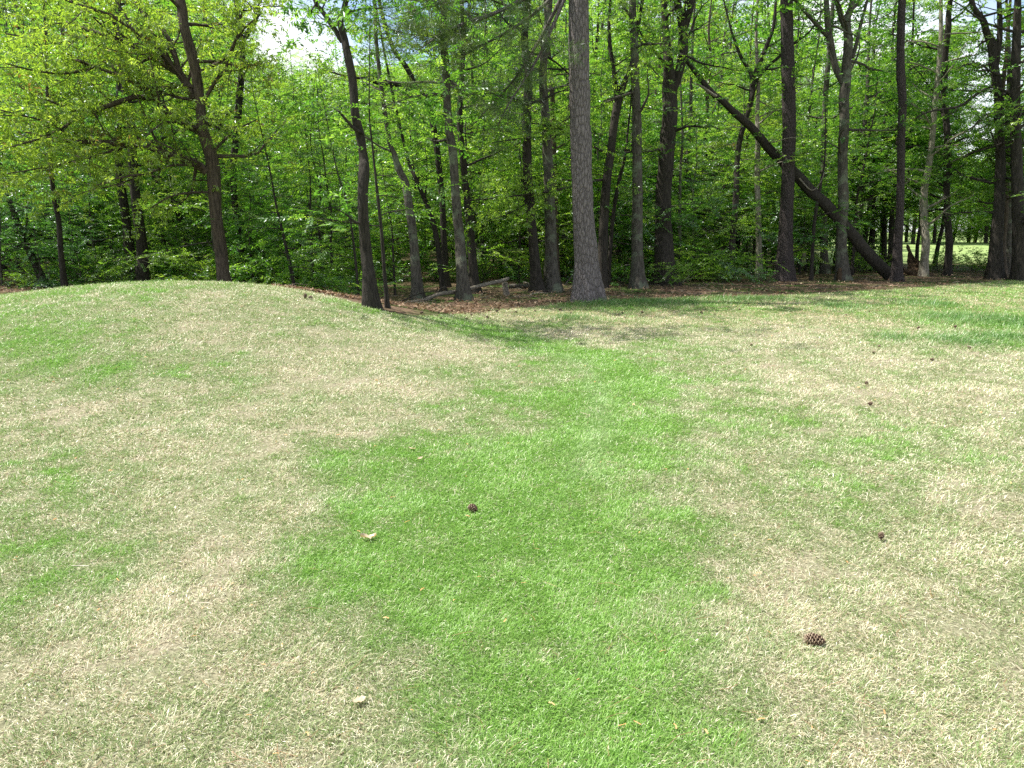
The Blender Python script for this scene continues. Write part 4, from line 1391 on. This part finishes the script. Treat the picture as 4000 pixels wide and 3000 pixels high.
rg = np.random.default_rng(77)
spots = []
for x, y in scatter(130, 10, 62, 2.6, 31, lambda x, y, d: not open_right(x, y) and not (px_of(x, y) > 2150 and y < 40 and math.sin(x * 12.9898 + y * 78.233) > -.2)):
    cap = cap_over(x, y, 2.2)
    w = int(rg.choice([0, 0, 1, 1, 2, 2, 3]))
    sc = rg.uniform(.8, 1.15)
    Hs = [19, 18, 20, 18][w]
    if cap < 80:
        lim = (math.tan(math.radians(cap)) * y + EYE) / (Hs * 1.05)
        if lim < .5:
            continue
        sc = min(sc, lim)
    sc = min(sc, (EYE + y * math.tan(math.radians(17.5)) + 2.0) / Hs)
    spots.append((x, y, sc, w, "tall leafy tree among many alike, deep in the wood behind the front trunks", "tree", "tall trees deep in the wood"))
for px, Y, sc, w in [(3420, 35, .70, 4), (3485, 33, .64, 4), (3565, 31, .62, 4), (3630, 34, .64, 4), (3925, 30, .62, 4), (3985, 33, .66, 4), (4080, 29, .6, 2), (4220, 31, .7, 1), (4400, 34, .7, 0),
                     (3300, 36, .68, 4), (3895, 35, .6, 4), (3360, 32, .66, 4)]:
    spots.append(((px - 2000) / FPX * Y, Y, sc, w, "leafy tree at the thin end of the wood before the bright fairway", "tree", "trees before the fairway"))
copies(CANOPY, spots, None)
print("canopy", len(spots))
spots = []
for x, y in scatter(160, 5.5, 42, 1.6, 32, lambda x, y, d: not open_right(x, y) and not log_zone(x, y) and not (px_of(x, y) > 3360 and y > 27), 1.25):
    cap = cap_over(x, y, 1.2)
    w = int(rg.integers(0, 5))
    sc = rg.uniform(.7, 1.15)
    Hs = [6.5, 7.5, 8.5, 5, 9.5][w]
    if cap < 80:
        lim = (math.tan(math.radians(cap)) * y + EYE) / (Hs * 1.05)
        sc = min(sc, lim)
        if sc < .4:
            continue
    spots.append((x, y, sc, w, "slim understory tree with layered fresh green sprays between the bigger trunks", "small tree", "understory trees in the wood"))
for px, Y, sc, w in [(20, 18.8, .7, 3), (170, 19.6, .75, 3), (330, 20.5, .7, 3), (-120, 19, .9, 3), (1000, 19.5, .6, 0)]:
    spots.append(((px - 2000) / FPX * Y, Y, sc, w, "small bluish green tree with flat sprays in the shade beyond the mound's left end" if w == 3 else
                  "small bright green tree close behind the mound's crest, right of the oak", "small tree", "small trees behind the mound" if w == 3 else None))
copies(UNDER, spots, None)
print("under", len(spots))
spots = []
for x, y in scatter(110, 4.0, 26, 1.1, 33, lambda x, y, d: not log_zone(x, y) and not (px_of(x, y) > 3380 and y > 27), 1.3):
    spots.append((x, y, rg.uniform(.5, 1.0), int(rg.integers(0, 4)), "low leafy shrub on the woodland floor between the trunks", "shrub", "low shrubs on the woodland floor"))
for px, Y in [(3640, 30.5), (3700, 31), (3790, 31), (3840, 30), (3440, 30), (3330, 29.5), (3990, 30)]:
    spots.append(((px - 2000) / FPX * Y, Y, rg.uniform(.45, .8), int(rg.choice([1, 3, 3])), "twiggy young bush standing against the bright fairway", "shrub", "bushes before the fairway"))
copies(SHRUB, spots, None)


# ------------------------------------------------------------------ the far wood that closes every gap: one mass
def far_woods():
    rng = np.random.default_rng(91)
    spr, tb = Sprays(), MB()
    for k in range(170):
        th = -.78 + 1.56 * (k + rng.random()) / 170
        px = 2000 + FPX * math.tan(th)
        open_ = px > 3050
        r = rng.uniform(104, 135) if open_ else rng.uniform(66, 95)
        x, y = r * math.sin(th), r * math.cos(th)
        H = rng.uniform(21, 28) if not open_ else rng.uniform(18, 25)
        cap = cap_over(x, y, 3)
        if cap < 80:
            H = min(H, math.tan(math.radians(cap)) * y + EYE - 1)
        gz = float(height(x, y))
        tube(tb, np.array([[x, y, gz - .2], [x + rng.normal(0, .4), y, gz + H * .5], [x + rng.normal(0, .8), y, gz + H * .9]]), [.28, .18, .04], 6)
        for c in range(int((18 + H * 1.2) * (1.6 if open_ else 1))):
            t = rng.random()
            z = gz + (.6 if not open_ or r > 116 else 3.0) + (H - 2) * t
            rr = 3.4 * (1 - .6 * t) * math.sqrt(rng.random())
            a = rng.uniform(0, 6.28)
            cx, cy = x + rr * math.cos(a), y + rr * math.sin(a)
            tone = np.clip(rng.normal(.62 if open_ else .5, .2), 0, 1)
            for q in range(16):
                v = rng.normal(0, .62, 3) * np.array([1.25, 1.25, .6])
                spr.add(np.array([cx, cy, max(z, gz + .4)]) + v, rng.uniform(0, 6.28), rng.normal(-.2, .3), rng.uniform(2.2, 3.4), np.clip(tone + rng.normal(0, .1), 0, 1))
    mb = MB()
    spr.bake(mb, 'fine', rng)
    tb.f = [(f, 1, q) for f, m, q in tb.f]
    join(mb, tb)
    o = mb.obj("far_woods", [M_LEAF_YOUNG, M_BARK])
    tag(o, kind="stuff")


far_woods()


# ------------------------------------------------------------------ leaf litter and pine straw under the trees
def litter():
    rng = np.random.default_rng(17)
    N = 60000
    th = rng.uniform(-.72, .72, N)
    r = 13.5 + 26 * rng.random(N) ** 1.7
    x, y = r * np.sin(th), r * np.cos(th)
    d = y - edge_y(x) + (fnoise(x * 1.6, y * 1.6, 51, 3) - .5) * .9
    keep = (d > -.25) & (rng.random(N) < np.exp(-np.clip(d, 0, 50) / 5.5) + .08) & (fairway_at(x, y) < .5)
    x, y, d = x[keep], y[keep], d[keep]
    N = len(x)
    z = height(x, y) + rng.uniform(0, .05, N) * (d > 0)
    ln = np.where(rng.random(N) < .5, rng.uniform(.05, .10, N), rng.uniform(.12, .22, N))
    wd = np.where(ln < .105, ln * rng.uniform(.4, .7, N), rng.uniform(.006, .012, N))
    yaw, pit, roll = rng.uniform(0, 6.28, N), rng.normal(0, .35, N), rng.normal(0, .6, N)
    ax = np.stack([np.cos(yaw) * np.cos(pit), np.sin(yaw) * np.cos(pit), np.sin(pit)], -1)
    w = np.stack([-np.sin(yaw), np.cos(yaw), np.zeros(N)], -1)
    nn = np.cross(ax, w)
    w = w * np.cos(roll)[:, None] + nn * np.sin(roll)[:, None]
    b = np.stack([x, y, z + .012], -1)
    L, W = ln[:, None], wd[:, None]
    curl = nn * L * rng.uniform(-.1, .25, N)[:, None]
    v = np.stack([b - ax * L * .5 + curl, b - w * W * .5, b + ax * L * .5 + curl, b + w * W * .5], 1).reshape(-1, 3)
    mb = MB()
    mb.add(v, np.arange(N * 4).reshape(N, 4), 0, np.repeat(rng.random(N), 4), smooth=False)
    m = leaf_mat("dead_leaf", [(0, (.050, .034, .024)), (.35, (.155, .102, .068)), (.65, (.24, .165, .112)), (.9, (.34, .25, .17)), (1, (.42, .33, .23))], transl=.15, gloss=.0, tcol=(1, .8, .55))
    K = 420
    th, r = rng.uniform(-.7, .7, K), 14 + 16 * rng.random(K) ** 1.5
    for tx, ty in zip(r * np.sin(th), r * np.cos(th)):
        d = ty - float(edge_y(tx))
        if d < .1 or d > 9:
            continue
        L, a = rng.uniform(.15, .8), rng.uniform(0, 6.28)
        tz = float(height(tx, ty)) + .03
        p = np.array([[tx, ty, tz], [tx + L * .5 * math.cos(a), ty + L * .5 * math.sin(a), tz + rng.uniform(0, .08)], [tx + L * math.cos(a + .3), ty + L * math.sin(a + .3), tz]])
        tube(mb, p, [.008, .006, .003], 5, mat=1)
    o = mb.obj("leaf_litter", [m, M_WOOD_DEAD])
    tag(o, kind="stuff")


litter()


# ------------------------------------------------------------------ pine cones on the grass
def cone_mesh(name, L=.085, R=.033, seed=0, n=78, open_=.75):
    rng = np.random.default_rng(seed)
    core, sc = MB(), MB()
    t = np.linspace(0, 1, 12)
    prof = lambda u: R * (np.sin(np.pi * (.16 + .80 * u)) ** .75)
    mb = MB()
    tube(mb, np.stack([t * L, 0 * t, 0 * t], -1), prof(t) * .55, 12)
    for k in range(n):
        u = (k + .5) / n
        a = k * 2.39996
        r = prof(u)
        rad = np.array([0, math.cos(a), math.sin(a)])
        tan = np.array([0, -math.sin(a), math.cos(a)])
        axd = np.array([1., 0, 0])
        op = open_ * rng.uniform(.85, 1.15) * (1 - .5 * u)
        d = unit(rad * op + axd * (1 - op * .45))
        nrm = unit(np.cross(tan, d)) * -1
        p = axd * u * L + rad * r * .45
        ln, w, th = r * .60 + .004, .0085 * (.6 + .7 * r / R), .0022
        tipc = p + d * ln
        v = [p - tan * w * .35, p + tan * w * .35, tipc + tan * w * .8 - nrm * th, tipc - tan * w * .8 - nrm * th,
             p - tan * w * .3 + nrm * th, p + tan * w * .3 + nrm * th, tipc + tan * w * .75 + nrm * th, tipc - tan * w * .75 + nrm * th,
             tipc + d * .004 + nrm * .0012, tipc + d * .0015 + nrm * .004]
        f4 = np.array([[0, 1, 2, 3], [5, 4, 7, 6], [1, 5, 6, 2], [4, 0, 3, 7]])
        f3 = np.array([[3, 2, 8], [2, 6, 8], [6, 9, 8], [6, 7, 9], [7, 8, 9], [7, 3, 8]])
        mb.add(np.array(v), [f4], 0, smooth=False)
        mb.add(np.array(v), [f3], 1, smooth=False)
    tube(mb, np.array([[0, 0, 0], [-.008, 0, 0]]), [.006, .005], 6)
    return mb.mesh(name, [M_CONE, M_CONE_TIP])


M_CONE = plain_mat("pine_cone_scale", (.045, .025, .016), (.11, .062, .040), 90, .7)
M_CONE_TIP = plain_mat("pine_cone_tip", (.13, .085, .055), (.36, .29, .20), 60, .7)


def cone(me, px, py, sc, rz, label, group=None, tilt=0.0, roll=0.0, lift=0.7):
    p = hit(px, py)
    o = bpy.data.objects.new("pine_cone", me)
    COL.objects.link(o)
    o.scale = (sc, sc, sc)
    o.rotation_mode = 'XYZ'
    o.rotation_euler = (roll, -tilt, rz)
    up = .033 * sc * (lift if tilt < 1 else .1)
    o.location = (p[0], p[1], p[2] + up + .006)
    tag(o, label, "pine cone", group)
    return o


C1, C2, C3 = cone_mesh("pine_cone_open", seed=1), cone_mesh("pine_cone_dark", .075, .030, 2, 60, .95), cone_mesh("pine_cone_small", .05, .022, 3, 44, 1.0)
cone(C1, 3218, 2528, .82, math.pi - .35, "largest open pine cone with pale-tipped scales, lying on dry grass", roll=.4)
cone(C2, 1860, 2008, .8, 2.3, "dark brown cone in the lush green strip of grass", roll=1.0)
cone(C3, 3440, 2122, .66, 1.2, "little reddish cone alone on the pale grass above the largest cone", tilt=.9)
cone(C1, 1192, 1168, .9, .3, "cone standing upright on the mound's crest", tilt=1.45)
cone(C2, 1206, 1168, .8, -.2, "small cone lying at the foot of the upright one on the mound")
_far = [(1500 + .5877 * a, 1150 + .5877 * b) for a, b in [(240,133),(365,128),(350,147),(390,167),(575,142),(555,168),(760,120),(868,124),(797,187),(1160,108),(1250,134),(1368,98),(1560,143),
        (1590,130),(1605,163),(1725,126),(2113,133),(2195,140),(640,128),(690,164),(930,122),(1010,118)]]
_far += [(2600 + .633 * a, 1000 + .633 * b) for a, b in [(462,337),(1010,366),(1120,372),(1258,350),(1007,428),(1550,453),(1780,447),(1315,568),(1278,605),(1633,650),(1245,803),(1883,580),
         (1248,925),(225,360),(1710,238),(535,555)]]
for k, (a, b) in enumerate(_far):
    cone((C1, C2, C3)[k % 3], a, b, RNG.uniform(.5, .75), RNG.uniform(0, 6.28), "small dark pine cone among many strewn over the tan grass before the pines",
         "pine cones strewn before the pines", roll=RNG.uniform(0, 6.28), tilt=RNG.uniform(-.2, .5))


# ------------------------------------------------------------------ small fallen bits on the lawn
M_DRYLEAF = leaf_mat("dry_leaf", [(0, (.33, .25, .15)), (1, (.58, .49, .36))], transl=.25, gloss=.05, tcol=(1, .8, .55))
M_CHIP = plain_mat("pale_chip", (.62, .57, .47), (.85, .82, .74), 80, .8)


def dry_leaf(px, py, L, W, rz, label, seed, curl=.5, cat="leaf"):
    rng = np.random.default_rng(seed)
    p = hit(px, py)
    n, m = 9, 5
    u, w = np.meshgrid(np.linspace(0, 1, n), np.linspace(-1, 1, m), indexing='ij')
    half = np.sin(np.pi * np.clip(u * .94 + .03, 0, 1)) ** .8 * W / 2 * (1 + .25 * np.sin(u * 22 + seed))
    x, y = (u - .5) * L, w * half
    z = .010 + curl * W * .5 * np.abs(w) ** 1.6 * (.6 + .4 * np.sin(u * 6 + seed)) + .25 * L * (u - .5) ** 2 + rng.normal(0, .0016, u.shape)
    i, j = np.meshgrid(np.arange(n - 1), np.arange(m - 1), indexing='ij')
    f = np.stack([i * m + j, (i + 1) * m + j, (i + 1) * m + j + 1, i * m + j + 1], -1).reshape(-1, 4)
    mb = MB()
    mb.add(np.stack([x, y, z], -1).reshape(-1, 3), f, 0, np.clip(.55 + rng.normal(0, .2, n * m), 0, 1))
    o = mb.obj("dry_leaf", [M_DRYLEAF], None, p + np.array([0, 0, .014]))
    o.rotation_euler = (0, 0, rz)
    tag(o, label, cat)


dry_leaf(1440, 2120, .085, .045, .2, "curled pale brown leaf left of the dark cone in the green grass", 1, .8)
dry_leaf(1610, 1766, .060, .026, -.4, "small pinkish dry leaf at the far end of the green grass, upper one of two", 2)
dry_leaf(1641, 1804, .055, .028, .9, "small whitish leaf just below the pinkish one in green grass", 3)
dry_leaf(1405, 2762, .050, .034, .5, "flat greyish leaf on thin dry grass near the green strip", 4, .2)
dry_leaf(1040, 2728, .022, .016, .4, "tiny white petal-like scrap on the dry grass, lower left", 5, .3)
dry_leaf(232, 2392, .024, .015, 1.0, "tiny cream scrap on the worn grass at far left", 6, .3)


def straw_bits():
    """orange catkins, bits of brown needle and pale straw lying in the lawn"""
    rng = np.random.default_rng(23)
    mb = MB()
    for kind, N, ln, wd, c in (("needle", 800, (.05, .13), (.0010, .0017), (.0, .3)), ("catkin", 280, (.012, .035), (.003, .006), (.5, 1.0))):
        r = 1.9 + 12 * rng.random(N) ** 1.6
        th = rng.uniform(-.7, .7, N)
        x, y = r * np.sin(th), r * np.cos(th)
        k = (forest_at(x, y) < .5) & (rng.random(N) > green_at(x, y) * .6)
        x, y, r = x[k], y[k], r[k]
        N = len(x)
        L, W = rng.uniform(*ln, N)[:, None], rng.uniform(*wd, N)[:, None] * np.maximum(r / 4, 1)[:, None]
        yaw = rng.uniform(0, 6.28, N)
        ax = np.stack([np.cos(yaw), np.sin(yaw), rng.normal(0, .08, N)], -1)
        w = np.stack([-np.sin(yaw), np.cos(yaw), rng.normal(0, .5, N)], -1)
        b = np.stack([x, y, height(x, y) + rng.uniform(.016, .03, N)], -1)
        bow = w * L * rng.normal(0, .09, N)[:, None]
        rn = np.repeat(rng.uniform(*c, N), 6)
        up = np.array([0, 0, 1]) * W * .5
        v = np.stack([b - ax * L / 2 - w * W / 2, b - ax * L / 2 + w * W / 2, b + bow + w * W / 2 + up, b + bow - w * W / 2 + up, b + ax * L / 2 + w * W / 2, b + ax * L / 2 - w * W / 2], 1).reshape(-1, 3)
        i = np.arange(N)[:, None] * 6
        mb.add(v, [i + np.array([[0, 1, 2, 3]]), i + np.array([[3, 2, 4, 5]])], 0, rn, smooth=False)
    m = leaf_mat("straw_bit", [(0, (.20, .10, .045)), (.4, (.30, .18, .085)), (.55, (.42, .22, .08)), (1, (.54, .34, .15))], transl=.1, gloss=.05, tcol=(1, .8, .5))
    o = mb.obj("straw_litter", [m])
    tag(o, kind="stuff")


straw_bits()
